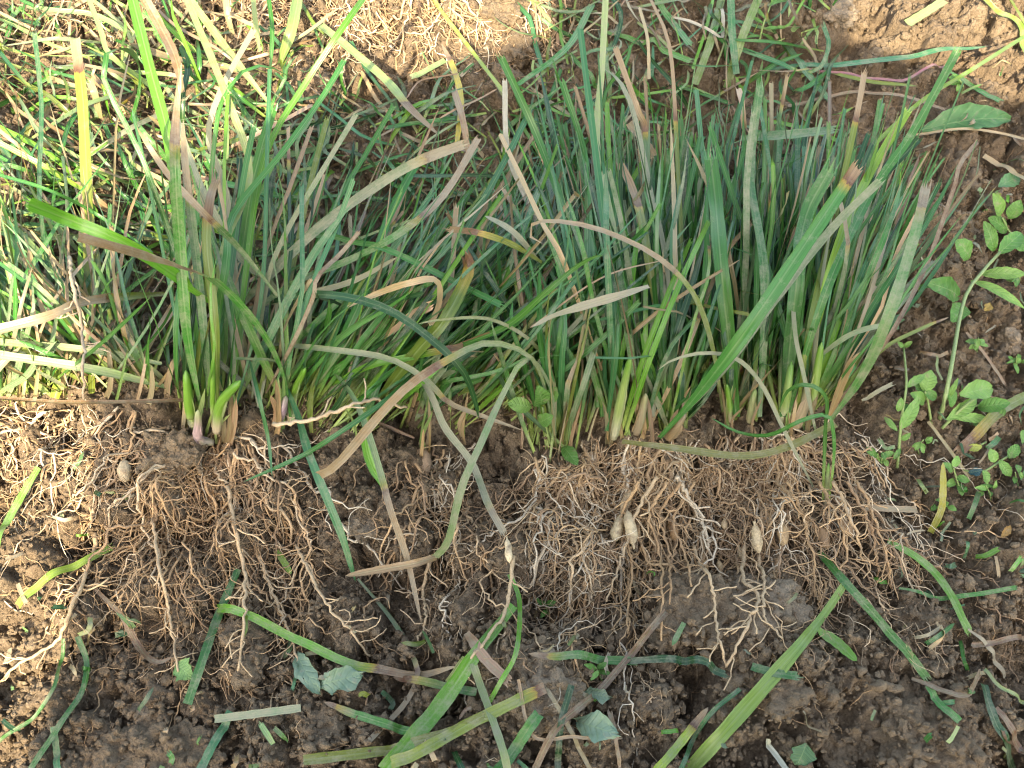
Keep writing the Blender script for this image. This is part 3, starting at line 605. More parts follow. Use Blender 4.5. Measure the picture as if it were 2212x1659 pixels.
# ------------------------------------------------------------------ leaves of the clumps surveyed one by one: (clump, points (x, y, height), width px, colour, options)
HERO = [
 # left clump
 (cA, [(438, 890, .03), (405, 720, .12), (388, 520, .20), (378, 350, .25), (380, 250, .27), (392, 135, .285)], 27, 'green', dict(tone=.3, dry=.075, end='point', dust=.35, roll=.1)),
 (cA, [(415, 840, .03), (398, 620, .13), (372, 340, .2), (325, 150, .24), (285, -10, .25)], 30, 'bright', dict(end='rag', dust=.1)),
 (cA, [(455, 880, .03), (440, 700, .10), (415, 480, .17), (398, 330, .20), (396, 258, .2)], 22, 'green', dict(dry=.07, end='point', dust=.5)),
 (cA, [(470, 880, .03), (465, 700, .11), (447, 530, .16), (455, 430, .19), (468, 392, .19)], 24, 'olive', dict(tone=-.2, dry=.045, end='fibre')),
 (cA, [(628, 900, .03), (610, 800, .07), (560, 705, .13), (470, 610, .2), (380, 570, .27), (290, 545, .32), (170, 513, .36)], 19, 'green', dict(tone=-.5, dry=.12, end='cut', dust=.3, base=.4)),
 (cA, [(600, 640, .10), (520, 540, .15), (440, 460, .19), (370, 385, .22), (318, 310, .24), (290, 262, .25)], 17, 'green', dict(dry=.12, end='point', dust=.45)),
 (cA, [(470, 660, .10), (350, 575, .18), (250, 515, .22), (150, 475, .25), (62, 440, .27)], 30, 'bright', dict(end='rag', base=.6, dust=.1, roll=-.2)),
 (cA, [(455, 870, .03), (470, 700, .09), (490, 570, .13), (506, 461, .15), (615, 325, .18), (701, 205, .2), (744, 132, .21)], 21, 'green', dict(end='rag')),
 (cA, [(500, 870, .03), (530, 600, .1), (572, 340, .14), (660, 180, .17), (740, 60, .19), (790, -10, .2)], 15, 'bright', dict(end='rag')),
 (cA, [(455, 850, .02), (400, 620, .1), (369, 513, .14), (308, 342, .18), (239, 205, .22), (221, 137, .235), (253, 106, .225), (297, 126, .19), (303, 191, .14), (284, 262, .07)], 15, 'green', dict(end='cut', dust=.2)),
 (cA, [(480, 860, .02), (455, 500, .12), (468, 273, .16), (496, 191, .19), (533, 150, .2), (581, 145, .19), (636, 173, .16)], 14, 'green', dict(end='point')),
 (cA, [(510, 880, .02), (555, 700, .08), (571, 567, .12), (577, 342, .15), (583, 150, .18)], 11, 'blue', dict(end='rag')),
 (cA, [(545, 860, .02), (575, 620, .1), (620, 500, .13), (690, 380, .15), (768, 250, .17)], 13, 'grey', dict(dust=.7)),
 (cA, [(525, 665, .05), (560, 620, .09), (680, 500, .12), (800, 410, .145), (900, 350, .155), (1000, 312, .16)], 25, 'blue', dict(dry=.035, dust=.75, end='rag', base=.6)),
 (cA, [(520, 690, .05), (640, 610, .09), (760, 560, .12), (870, 500, .14), (960, 420, .155), (1033, 300, .16)], 19, 'green', dict(dry=.11, dust=.4, end='rag', base=.6)),
 (cA, [(515, 672, .05), (640, 640, .08), (760, 608, .10), (860, 555, .11)], 15, 'grey', dict(dust=1., end='point')),
 (cA, [(470, 800, .04), (478, 560, .12), (540, 380, .15), (490, 210, .18), (400, -10, .2)], 18, 'pale', dict(dust=.4)),
 (cA, [(560, 880, .02), (520, 700, .06), (490, 420, .12), (450, 300, .15), (480, 190, .17), (548, 66, .18)], 15, 'grey', dict(dust=1.)),
 (cA, [(560, 880, .02), (600, 640, .08), (520, 560, .11), (430, 390, .14), (380, 250, .14)], 15, 'grey', dict(dust=.9)),
 # sunlit left clump
 (cD, [(200, 850, .01), (195, 560, .07), (184, 300, .09), (178, 200, .1), (164, 84, .1)], 31, 'olive', dict(dry=.034, end='cut', dust=.1)),
 (cD, [(360, 836, .02), (200, 797, .05), (0, 766, .06)], 21, 'pale', dict(dust=.4)),
 (cD, [(350, 786, .03), (205, 757, .06), (0, 738, .07)], 17, 'pale', dict(dust=.4)),
 (cD, [(355, 636, .06), (191, 651, .09), (103, 684, .1), (-5, 712, .1)], 24, 'olive', dict(dry=.1, dust=.3)),
 (cD, [(195, 420, .06), (100, 362, .08), (-5, 306, .08)], 14, 'lime', {}),
 (cD, [(330, 545, .05), (205, 461, .09), (103, 410, .1), (-5, 377, .1)], 9, 'green', {}),
 (cD, [(120, 860, .01), (135, 800, .02), (130, 690, .04)], 30, 'lime', dict(end='cut', base=.8)),
 (cD, [(100, 850, .01), (85, 800, .02), (70, 740, .04)], 20, 'lime', dict(end='cut', base=.8)),
 (cD, [(180, 640, .03), (175, 560, .05), (180, 480, .05)], 16, 'bright', {}),
 (cE, [(345, 230, .03), (325, 188, .04), (239, 120, .05), (219, 68, .05), (191, -5, .05)], 13, 'pale', {}),
 (cE, [(395, 200, .04), (379, 126, .05), (349, 62, .055), (312, -6, .06)], 25, 'purple', dict(dust=.3)),
 (cE, [(561, 110, .02), (552, 50, .03), (546, -5, .03)], 13, 'pale', {}),
 (cE, [(584, 154, .03), (588, 68, .05), (580, -5, .05)], 11, 'green', {}),
 (cE, [(605, 143, .02), (630, 68, .03), (645, -8, .03)], 28, 'pale', dict(end='rag')),
 (cE, [(220, 255, .03), (205, 200, .05), (195, 178, .05)], 20, 'tan', {}),
 (cE, [(478, 328, .03), (581, 277, .05), (672, 228, .05)], 11, 'tan', dict(dust=.4)),
 (cE, [(580, 222, .02), (513, 137, .03), (407, -5, .03)], 19, 'pale', dict(dust=.3)),
 (cE, [(640, 430, .02), (560, 415, .03), (420, 380, .03)], 18, 'green', dict(dry=.02, end='point')),
 # middle clump
 (cB, [(560, 560, .06), (680, 510, .10), (770, 525, .12), (838, 540, .125), (1002, 619, .12), (1080, 658, .11)], 15, 'green', dict(end='fibre')),
 (cB, [(560, 660, .05), (640, 640, .09), (729, 639, .12), (831, 666, .135), (917, 721, .14), (996, 796, .12), (1026, 865, .09), (1034, 905, .07)], 21, 'dark', dict(end='point', base=.5, dust=.1)),
 (cB, [(890, 785, .06), (886, 812, .07), (831, 867, .08), (729, 938, .075), (650, 986, .06), (526, 1041, .03)], 13, 'bright', dict(end='point', col='green')),
 (cB, [(720, 800, .04), (765, 860, .06), (797, 940, .06), (821, 1018, .05), (845, 1107, .04), (879, 1205, .03), (910, 1345, .02)], 17, 'grey', dict(dry=.11, end='point', dust=.4)),
 (cB, [(620, 840, .04), (645, 900, .06), (667, 977, .06), (704, 1070, .05), (740, 1160, .04), (768, 1256, .02)], 22, 'dark', dict(end='point', col='blue', dust=.2)),
 (cB, [(540, 780, .05), (560, 860, .07), (580, 950, .05), (588, 1030, .03)], 10, 'blue', dict(end='point')),
 (cB, [(773, 1250, .02), (849, 1341, .02), (896, 1427, .02), (900, 1468, .02), (872, 1523, .015), (797, 1600, .01)], 13, 'grey', dict(dry=.07, end='cut', dust=.5, base=.5)),
 (cB, [(560, 740, .04), (729, 757, .10), (840, 775, .11), (920, 820, .1), (970, 870, .08), (1060, 905, .06), (1130, 930, .05)], 15, 'grey', dict(dry=.08, end='point', dust=.6)),
 (cB, [(830, 1055, .02), (800, 1000, .04), (790, 940, .05), (820, 900, .04)], 21, 'lime', dict(end='cut', col='bright')),
 (cB, [(720, 830, .04), (800, 790, .08), (870, 775, .09), (950, 758, .095), (1006, 747, .1)], 17, 'bright', dict(dry=.02, end='rag')),
 (cB, [(820, 860, .03), (900, 760, .08), (960, 690, .11), (1010, 590, .13), (1004, 555, .14)], 30, 'olive', dict(dry=.01, end='rag')),
 (cB, [(930, 900, .02), (950, 720, .06), (975, 610, .1), (985, 450, .12)], 13, 'tan', dict(dust=.3, end='fibre', wav=.5)),
 (cB, [(743, 668, .10), (820, 632, .12), (880, 612, .13), (941, 605, .13), (948, 653, .11), (930, 700, .1)], 16, 'straw', dict(end='rag', wav=.7)),
 (cB, [(575, 850, .02), (632, 745, .08), (677, 643, .12), (686, 598, .13), (735, 550, .14), (775, 503, .15)], 11, 'brown', dict(end='rag', dust=.5, fold=.9)),
 (cB, [(1170, 567, .1), (1105, 528, .12), (1037, 504, .13), (972, 495, .13)], 15, 'olive', dict(dry=.04, end='fibre')),
 (cB, [(1160, 560, .1), (1105, 499, .13), (1047, 466, .135)], 15, 'grey', dict(dust=.9, end='point')),
 (cB, [(820, 750, .05), (880, 690, .09), (930, 660, .1)], 22, 'straw', dict(wav=.5)),
 # small clump C0 and its long strap leaf
 (cC0, [(1198, 945, .03), (1175, 830, .08), (1139, 765, .12), (1054, 740, .15), (968, 776, .16), (883, 832, .15), (814, 902, .13), (729, 1001, .10), (690, 1025, .09)], 25, 'grey', dict(dry=.13, end='cut', dust=.35, base=.22, belly=.85, roll=.15, twist=.5)),
 (cC0, [(1200, 940, .03), (1190, 840, .07), (1139, 772, .11), (1088, 848, .12), (1037, 960, .11), (996, 1053, .09), (968, 1165, .07), (940, 1202, .06)], 21, 'grey', dict(end='rag', dust=.5, base=.25, belly=.75, twist=.6)),
 (cC0, [(940, 1203, .06), (900, 1216, .055), (859, 1224, .05), (746, 1244, .03)], 20, 'tan', dict(end='point', base=.9)),
 (cC0, [(880, 780, .04), (930, 850, .07), (961, 923, .07), (1020, 1001, .06), (1054, 1087, .05), (1088, 1150, .04)], 18, 'grey', dict(dry=.022, end='rag', dust=.8)),
 (cC0, [(1200, 940, .03), (1195, 820, .07), (1150, 740, .1), (1060, 690, .12), (960, 690, .12), (900, 700, .11)], 9, 'olive', dict(dust=.5, end='point')),
 (cC0, [(1000, 745, .08), (1098, 701, .11), (1173, 636, .14), (1242, 578, .155), (1280, 556, .16), (1303, 552, .155)], 16, 'green', dict(end='point', base=.8)),
 (cC0, [(1225, 930, .02), (1235, 800, .05), (1225, 680, .06), (1180, 650, .06)], 9, 'bright', {}),
 (cC0, [(1230, 940, .02), (1245, 860, .05), (1230, 760, .08), (1170, 730, .08), (1130, 740, .07)], 10, 'green', dict(end='point')),
 (cC0, [(1235, 925, .02), (1290, 800, .06), (1400, 690, .1), (1500, 620, .13), (1600, 560, .14)], 9, 'tan', dict(end='point')),
 # big right clumps
 (cC1, [(1425, 945, .03), (1500, 860, .09), (1600, 730, .15), (1700, 585, .18), (1790, 450, .2), (1848, 362, .21)], 37, 'green', dict(dry=.014, end='rag', dust=.12, base=.3, belly=.5, roll=.1)),
 (cC1, [(1430, 940, .03), (1560, 800, .10), (1680, 640, .15), (1800, 490, .18), (1900, 392, .2)], 20, 'grey', dict(dust=.55, base=.4)),
 (cC2, [(1795, 905, .03), (1859, 813, .08), (1917, 687, .13), (1960, 560, .16), (1985, 470, .175), (1999, 408, .18)], 29, 'green', dict(dry=.026, end='fibre', dust=.55, base=.4, tipw=.8)),
 (cC2, [(1700, 900, .03), (1780, 640, .12), (1880, 420, .16), (1969, 290, .18), (2066, 113, .21)], 21, 'green', dict(end='rag', dust=.2)),
 (cC2, [(1720, 880, .03), (1800, 560, .13), (1870, 390, .15), (1960, 240, .15)], 22, 'olive', dict(end='rag', col='lime')),
 (cC1, [(1560, 890, .02), (1540, 760, .09), (1500, 640, .14), (1420, 556, .165), (1300, 498, .175), (1200, 478, .18), (1150, 485, .175), (1142, 507, .165), (1175, 528, .16)], 14, 'olive', dict(tone=.5, dry=.15, end='point', dust=.5, base=.5)),
 (cC1, [(1310, 930, .03), (1330, 700, .10), (1300, 450, .15), (1252, 62, .19)], 19, 'blue', dict(end='cut')),
 (cC1, [(1300, 900, .03), (1280, 640, .09), (1200, 400, .13), (1150, 270, .15), (1084, 128, .17)], 19, 'green', dict(end='fibre')),
 (cC1, [(1320, 900, .03), (1340, 600, .1), (1290, 320, .14), (1300, 150, .16), (1308, -8, .18)], 17, 'pale', dict(dust=.5)),
 (cC1, [(1290, 880, .03), (1270, 600, .09), (1265, 350, .12), (1214, 178, .14)], 17, 'green', {}),
 (cC1, [(1240, 700, .05), (1150, 460, .10), (1098, 330, .12), (1091, 175, .13)], 14, 'white', dict(dust=.7)),
 (cC1, [(1410, 900, .03), (1440, 620, .1), (1400, 400, .14), (1369, 250, .15), (1340, 180, .15), (1302, 146, .15)], 18, 'grey', dict(dust=.9, end='point')),
 (cC1, [(1400, 880, .03), (1390, 600, .1), (1395, 300, .13), (1378, 239, .14), (1330, 105, .15)], 15, 'grey', dict(dry=.09, end='rag')),
 (cC1, [(1440, 900, .03), (1470, 600, .1), (1460, 300, .14), (1445, 100, .15), (1400, -10, .16)], 12, 'olive', dict(dry=.12, end='rag')),
 (cC1, [(1420, 700, .08), (1400, 560, .11), (1385, 475, .13), (1366, 410, .14), (1341, 357, .14)], 21, 'olive', dict(dry=.05)),
 (cC1, [(1300, 800, .06), (1218, 567, .12), (1173, 485, .135), (1122, 376, .14), (1081, 292, .14)], 12, 'straw', {}),
 (cC1, [(1340, 940, .02), (1380, 800, .08), (1440, 640, .12), (1490, 520, .14)], 14, 'bright', dict(pale=.9)),
 (cC1, [(1350, 940, .02), (1395, 800, .09), (1465, 620, .13), (1530, 480, .15)], 13, 'bright', dict(pale=.9)),
 (cC1, [(1400, 930, .02), (1480, 760, .08), (1560, 560, .12), (1622, 482, .13)], 12, 'straw', dict(dry=.1)),
 (cC1, [(1500, 720, .08), (1450, 660, .1), (1300, 690, .11), (1260, 698, .1)], 9, 'green', dict(end='point')),
 (cC2, [(1764, 945, .03), (1736, 813, .08), (1716, 711, .10), (1710, 570, .12)], 12, 'grey', dict(dust=.8)),
 (cC2, [(1757, 1053, .02), (1695, 933, .06), (1647, 834, .1), (1593, 776, .12), (1524, 762, .12), (1456, 776, .11), (1420, 800, .1)], 11, 'grey', dict(end='point', dust=.9, base=.5)),
 (cC2, [(1755, 780, .06), (1832, 725, .09), (1900, 704, .1), (1917, 714, .09)], 13, 'grey', dict(end='cut', dust=.6)),
 (cC2, [(1812, 870, .02), (1883, 779, .06), (1934, 704, .08), (2003, 567, .1), (2064, 393, .12), (2072, 355, .12), (2110, 307, .12)], 11, 'brown', dict(end='rag', dust=.4, fold=.8)),
 (cC2, [(1840, 850, .02), (1900, 760, .04), (1990, 710, .05), (2050, 685, .05)], 9, 'olive', dict(dry=.02, end='point')),
 (cC2, [(1640, 900, .03), (1650, 600, .12), (1620, 380, .15), (1640, 190, .17)], 24, 'green', dict(end='fibre', dust=.4)),
 (cC2, [(1590, 900, .03), (1560, 600, .12), (1545, 430, .15), (1535, 345, .16)], 35, 'green', dict(end='fibre', dust=.1)),
 (cC2, [(1690, 900, .03), (1720, 620, .12), (1740, 470, .15), (1790, 370, .16)], 36, 'green', dict(end='fibre', dust=.2)),
 (cC2, [(1740, 900, .03), (1790, 620, .11), (1880, 420, .14), (1985, 300, .15)], 19, 'dark', dict(end='rag')),
 (cC2, [(1720, 900, .03), (1750, 700, .1), (1800, 480, .13), (1850, 250, .15), (1866, 160, .16)], 17, 'olive', dict(dry=.05, end='fibre')),
 (cC2, [(1600, 300, .1), (1700, 292, .12), (1800, 282, .12)], 28, 'blue', dict(dust=.5)),
 (cC2, [(1790, 900, .02), (1830, 800, .05), (1860, 760, .06)], 20, 'straw', dict(end='point')),
 (cC1, [(1440, 560, .12), (1300, 600, .13), (1150, 705, .13)], 2, 'tan', {}),
 # seedling
 (cS, [(1791, 1080, .012), (1801, 984, .06), (1798, 923, .08), (1784, 896, .085), (1729, 909, .08), (1661, 940, .06), (1593, 933, .04), (1535, 902, .03)], 10, 'green', dict(end='point', dust=.1, pale=.7)),
 (cS, [(1777, 1080, .012), (1782, 933, .07), (1784, 860, .1), (1747, 831, .11), (1702, 844, .1), (1682, 888, .08)], 11, 'green', dict(end='point', dust=.1, pale=.7)),
]
for c, pts, wpx, colr, kw in HERO:
    kw = dict(kw); colr = kw.pop('col', colr); kw.setdefault('end', 'rag')
    m = len(pts)//2; w = max(.0012, wpx*.86*PXM(pts[m][0], pts[m][1])*(1-pts[m][2]/CAM[2])); kw.setdefault('fold', U(.4, .8)); kw.setdefault('twist', R.gauss(0, .35))
    g = blade([P(*p) for p in pts], w, col=colr, n=22, **kw); put('leaf', g, M_LEAF, c)

# fat young shoots at the clump bases
def shoot(clump, pts, wpx, c0=(.62, .52, .40), c1=(.17, .36, .05), c2=(.13, .33, .04), n=14, label=None):
    c = spline([P(*p) for p in pts], n); t = np.linspace(0, 1, n+1); w = wpx*PXM(pts[0][0], pts[0][1])/2
    rad = w*(.80+.12*np.sin(t*math.pi*.9))*np.sqrt(np.clip(1-((t-.86)/.14).clip(0)**2, .03, 1))*(1-.25*smooth(.3, 1, t))
    c0, c1, c2 = map(np.array, (c0, c1, c2)); f = smooth(.05, .45, t)[:, None]; f2 = smooth(.6, 1, t)[:, None]
    V, F, C, B = tube(c, rad, ((c0*(1-f)+c1*f)*(1-f2)+c2*f2)*.8, 10)
    C[:, 3] = .0; B = np.array([(-1+2*(i % 10)/10., (i//10)*.006, -1.) for i in range(len(V))])
    sh = put('shoot', (V, F, C, B), M_LEAF, clump, label)
    # wrapping outer leaf, split at the tip
    k = int(n*.72); p = [c[0], c[k//2], c[k]]
    put('wrap_leaf', blade([q+np.array([0, -w*.55, w*.55]) for q in p], w*1.9, col=tuple((c0*.4+c1*.6)*.7), n=9, end='point', fold=-.9, base=1., roll=R.gauss(0, .3)), M_LEAF, clump)
shoot(cA, [(420, 930, .03), (408, 870, .055), (402, 800, .075)], 24)
shoot(cA, [(468, 930, .03), (478, 870, .06), (520, 822, .085)], 24)
shoot(cA, [(458, 955, .02), (432, 950, .03), (428, 915, .05), (428, 885, .06)], 20, (.55, .48, .40), (.50, .36, .38), (.40, .45, .22))
shoot(cA, [(462, 920, .03), (460, 850, .06), (460, 770, .09)], 14)
shoot(cA, [(625, 910, .02), (635, 850, .05), (660, 795, .08)], 18)
shoot(cA, [(605, 905, .02), (612, 880, .04), (618, 855, .05)], 20, (.42, .32, .36), (.45, .33, .40), (.5, .45, .36))
shoot(cC1, [(1325, 945, .02), (1342, 860, .07), (1362, 770, .11)], 20, (.60, .58, .42), (.36, .48, .16), (.16, .36, .05))
shoot(cC1, [(1445, 945, .02), (1462, 920, .04), (1480, 890, .05)], 24, (.36, .25, .15), (.34, .25, .15), (.34, .27, .17))
shoot(cC1, [(1375, 935, .02), (1385, 900, .04), (1395, 850, .06)], 20, (.40, .31, .22), (.40, .33, .22), (.34, .33, .17))
shoot(cC2, [(1580, 910, .02), (1575, 870, .04), (1570, 830, .06)], 14)
shoot(cC2, [(1692, 905, .02), (1700, 850, .06), (1710, 780, .09)], 20, (.60, .60, .42), (.28, .42, .12), (.12, .30, .05))
shoot(cC2, [(1720, 920, .02), (1735, 880, .04), (1745, 830, .06)], 26, (.46, .36, .24), (.44, .35, .23), (.35, .33, .16))
shoot(cC2, [(1745, 900, .02), (1760, 830, .06), (1775, 740, .1)], 20, (.60, .60, .42), (.30, .46, .12), (.16, .36, .05))
shoot(cC2, [(1620, 910, .02), (1625, 870, .04), (1632, 840, .05)], 18, (.42, .38, .24), (.34, .36, .18), (.24, .34, .1))
shoot(cS, [(1783, 1092, .004), (1785, 1060, .02), (1790, 1000, .05)], 11, (.5, .42, .3), (.36, .42, .2))
# papery sheath bases of tufts
def sheaths(clump, spots, n, w=9):
    for _ in range(n):
        if R.random() < .5: continue
        x, y = R.choice(spots); x += R.gauss(0, 12); y += R.gauss(8, 8)
        g = blade([P(x, y+14, .006), P(x+R.gauss(0, 5), y-20, .03), P(x+R.gauss(8, 12), y-U(50, 130), .055)], w*PXM(x, y)*U(.35, .8), col=R.choice(('straw', 'tan', 'pale', 'straw', 'pale')), n=6, end='point', roll=R.gauss(0, .6), fold=.7, base=1.)
        put('sheath', g, M_LEAF, clump)
sheaths(cA, [(405, 930), (440, 945), (480, 930), (600, 905)], 22, 16); sheaths(cC1, [(1330, 935), (1385, 935), (1450, 930), (1470, 900)], 22, 14); sheaths(cC2, [(1580, 910), (1630, 905), (1700, 915), (1750, 900)], 24, 14)
sheaths(cC0, [(1205, 960), (1230, 950)], 10, 9); sheaths(cD, [(300, 850), (250, 850), (330, 840), (60, 860)], 18, 16); sheaths(cB, [(990, 930), (780, 930), (920, 960)], 16, 12)

# roots
def root_fan(clump, n, base_fn, head_fn, len_fn, r=(.00045, .0014), lift=.016, nb=.27, **kw):
    for i in range(n):
        x, y = base_fn(); p = P(x, y, .006)
        put('root', root(p, head_fn(x), len_fn(x), R.uniform(*r), nb=nb, lift=lift*R.uniform(.2, 1.3), **kw), M_ROOT, clump)
down = -math.pi/2
root_fan(cA, 92, lambda: (445+R.gauss(0, 58), 965+R.gauss(0, 20)), lambda x: down+(x-450)/300.+R.gauss(0, .33), lambda x: U(.11, .28), lift=.03)
root_fan(cA, 14, lambda: (470+R.gauss(0, 110), 950+R.gauss(0, 12)), lambda x: R.choice((0, math.pi))+R.gauss(0, .35), lambda x: U(.05, .11), lift=.02)
root_fan(cB, 24, lambda: (925+R.gauss(0, 55), 985+R.gauss(0, 20)), lambda x: down+R.gauss(0, .35), lambda x: U(.11, .27), lift=.022, col=None)
root_fan(cC0, 46, lambda: (1205+R.gauss(0, 40), 995+R.gauss(0, 18)), lambda x: down+R.gauss(-.05, .42), lambda x: U(.06, .15), lift=.03)
root_fan(cC1, 82, lambda: (1390+R.gauss(0, 75), 970+R.gauss(0, 14)), lambda x: down+(x-1400)/330.+R.gauss(0, .30), lambda x: U(.12, .27), lift=.032)
root_fan(cC2, 96, lambda: (1670+R.gauss(0, 85), 955+R.gauss(0, 14)), lambda x: down+(x-1650)/300.+R.gauss(0, .30), lambda x: U(.12, .27), lift=.032)
root_fan(cC1, 9, lambda: (1400+R.gauss(0, 60), 960), lambda x: R.choice((0, math.pi))+R.gauss(0, .3), lambda x: U(.04, .09), lift=.02)
root_fan(cC2, 16, lambda: (1720+R.gauss(0, 60), 950), lambda x: R.choice((0, 0, math.pi))+R.gauss(-.2, .35), lambda x: U(.05, .10), lift=.02)
root_fan(cD, 60, lambda: (U(-40, 320), 905+R.gauss(0, 18)), lambda x: down+R.gauss(0, .5), lambda x: U(.06, .17), lift=.014)
root_fan(cF, 170, lambda: (U(120, 1180), U(-90, 50)), lambda x: down+R.gauss(0, .6), lambda x: U(.05, .15) if x > 650 else U(.04, .10), lift=.02)
root_fan(cF, 40, lambda: (U(650, 980), U(-20, 120)), lambda x: U(0, 6.28), lambda x: U(.04, .10), lift=.025)
root_fan(cS, 8, lambda: (1785+R.gauss(0, 6), 1090), lambda x: down+R.gauss(0, .5), lambda x: U(.03, .07), r=(.0006, .001))
# long single roots that hang clear of the mass
def long_root(clump, pts, wpx, col=(.46, .34, .2), nb=.25, k=6):
    c = spline([P(*p) for p in pts], 34); sc = PXM(pts[0][0], pts[0][1])
    c[1:-1] += np.cumsum(rng.normal(0, .0005, (33, 3)), 0)*np.array([1, 1, .3])*np.sin(np.linspace(0, math.pi, 33))[:, None]+rng.normal(0, .0006, (33, 3))
    c = rest(c, .001); rad = wpx*sc/2*(1-.45*np.linspace(0, 1, 35)); gs = [tube(c, rad*rng.uniform(.85, 1.2, 35), np.array(col), k)]
    for i in range(4, 33):
        if R.random() < nb:
            d = c[i+1]-c[i]; a = math.atan2(d[1], d[0])+R.choice((-1, 1))*U(.5, 1.3); p = c[i].copy(); q = [p.copy()]
            for j in range(R.randint(3, 7)):
                a += R.gauss(0, .35); p = p+np.array([math.cos(a)*.004, math.sin(a)*.004, R.gauss(0, .0012)]); q.append(p.copy())
            gs.append(tube(np.array(q), rad[i]*.5, np.array(col)*1.15, 4))
    put('root', join(gs), M_ROOT, clump)
long_root(cC2, [(1610, 1180, .02), (1600, 1260, .02), (1625, 1300, .018), (1600, 1370, .016), (1565, 1445, .014)], 9)
long_root(cC2, [(1640, 1200, .02), (1640, 1290, .02), (1650, 1330, .02), (1690, 1380, .016)], 8)
long_root(cC1, [(1500, 1180, .02), (1530, 1300, .018), (1540, 1390, .014), (1565, 1445, .012)], 8)
long_root(cC1, [(1460, 1030, .03), (1500, 1090, .03), (1520, 1130, .03), (1535, 1200, .025)], 10, (.50, .41, .28))
long_root(cA, [(490, 1050, .03), (520, 1200, .025), (530, 1330, .02), (515, 1450, .015)], 9)
long_root(cA, [(330, 1120, .02), (350, 1250, .02), (370, 1350, .015), (385, 1450, .012)], 8)
long_root(cA, [(560, 1200, .02), (600, 1320, .018), (650, 1440, .012)], 8)
long_root(cA, [(640, 1180, .02), (700, 1290, .018), (800, 1420, .012)], 8)
long_root(cB, [(1110, 1200, .02), (1095, 1310, .018), (1040, 1400, .014), (955, 1510, .012)], 8)
long_root(cB, [(930, 1200, .02), (915, 1270, .018), (920, 1330, .016), (905, 1390, .012)], 8)
long_root(cD, [(215, 1160, .01), (160, 1320, .014), (100, 1430, .012), (5, 1480, .01)], 10, (.5, .36, .2))
long_root(cD, [(150, 555, .10), (157, 636, .1), (171, 711, .09), (178, 790, .07), (181, 862, .05)], 8, (.42, .33, .22), .4)
long_root(cB, [(590, 915, .05), (680, 912, .06), (740, 890, .07), (800, 872, .07), (880, 880, .06)], 9, (.52, .40, .25), .1)
long_root(cC0, [(1420, 1030, .03), (1380, 1090, .03), (1350, 1160, .03), (1310, 1300, .02)], 8)
for px, y1 in ((1450, 1330), (1480, 1290), (1360, 1370), (1420, 1400), (1890, 1250), (1860, 1200), (1910, 1270), (1760, 1290), (1830, 1230)):
    long_root(cC1 if px < 1550 else cC2, [(px-60 if px > 1700 else px+20, 1040, .035), (px-20, 1120, .03), (px, 1200, .025), (px+R.gauss(0, 15), y1, .012)], 7, R.choice(ROOTC))

# tubers strung on the roots
def tuber(clump, px, py, wpx, hpx, ang=0., h=.02, col=(.52, .44, .29)):
    sc = PXM(px, py); L = hpx*sc/math.sin(PITCH)*.9; r = wpx*sc/2*.86; col = np.array(col)*np.array((.92, .82, .70)); c0 = P(px, py, h-.010); d = np.array([math.sin(ang), -math.cos(ang), -.25]); d /= np.linalg.norm(d)
    t = np.linspace(-1.35, 1.35, 19); ctr = c0[None]+d[None]*(t*L/2)[:, None]
    prof = np.where(abs(t) < 1, np.maximum(.12, np.sqrt(np.clip(1-t*t, 0, 1))**.85), .12*(1.7-abs(t)))*r
    V, F, C, B = tube(ctr, np.maximum(prof, .0004), np.array(col)*U(.9, 1.12), 12)
    V = V+np.array([mnoise.noise(Vector(v*160)) for v in V])[:, None]*nrm(V-np.repeat(ctr, 12, 0))*r*.34
    put('tuber', (V, F, C, B), M_TUBER, clump)
for a in [(cA, 270, 1018, 32, 44, .15, .022, (.50, .46, .34)), (cC1, 1335, 1140, 30, 60, -.3, .034, (.60, .55, .38)), (cC1, 1362, 1140, 32, 66, .15, .036, (.58, .52, .36)), (cC1, 1352, 1085, 22, 50, -.4, .036),
          (cC0, 1098, 1190, 19, 44, .1, .03, (.60, .55, .40)), (cC1, 1455, 1145, 25, 40, .1, .03, (.42, .28, .15)), (cC2, 1635, 1165, 26, 56, .1, .034, (.58, .50, .33)), (cC2, 1692, 1155, 30, 46, 0, .03, (.44, .34, .2)),
          (cC2, 1780, 1162, 26, 44, .3, .03, (.36, .26, .16)), (cC2, 1828, 1140, 28, 40, .5, .03, (.36, .26, .16)), (cC2, 1910, 1265, 12, 16, .3, .016, (.62, .58, .45)), (cB, 962, 1292, 18, 30, 1.4, .012), (cC2, 1523, 1222, 16, 28, .2, .025, (.5, .36, .2)),
          (cC2, 1565, 1133, 14, 20, 0, .03), (cC2, 1600, 1195, 14, 26, .2, .026), (cC2, 1555, 1222, 16, 22, .3, .02), (cA, 320, 1130, 20, 28, .2, .015), (cB, 915, 995, 40, 60, .2, .015, (.36, .28, .2)), (cA, 565, 1335, 14, 16, 0, .012, (.3, .22, .14)), (cE, 500, 172, 14, 22, 1.3, .02, (.6, .56, .44))]:
    tuber(*a)

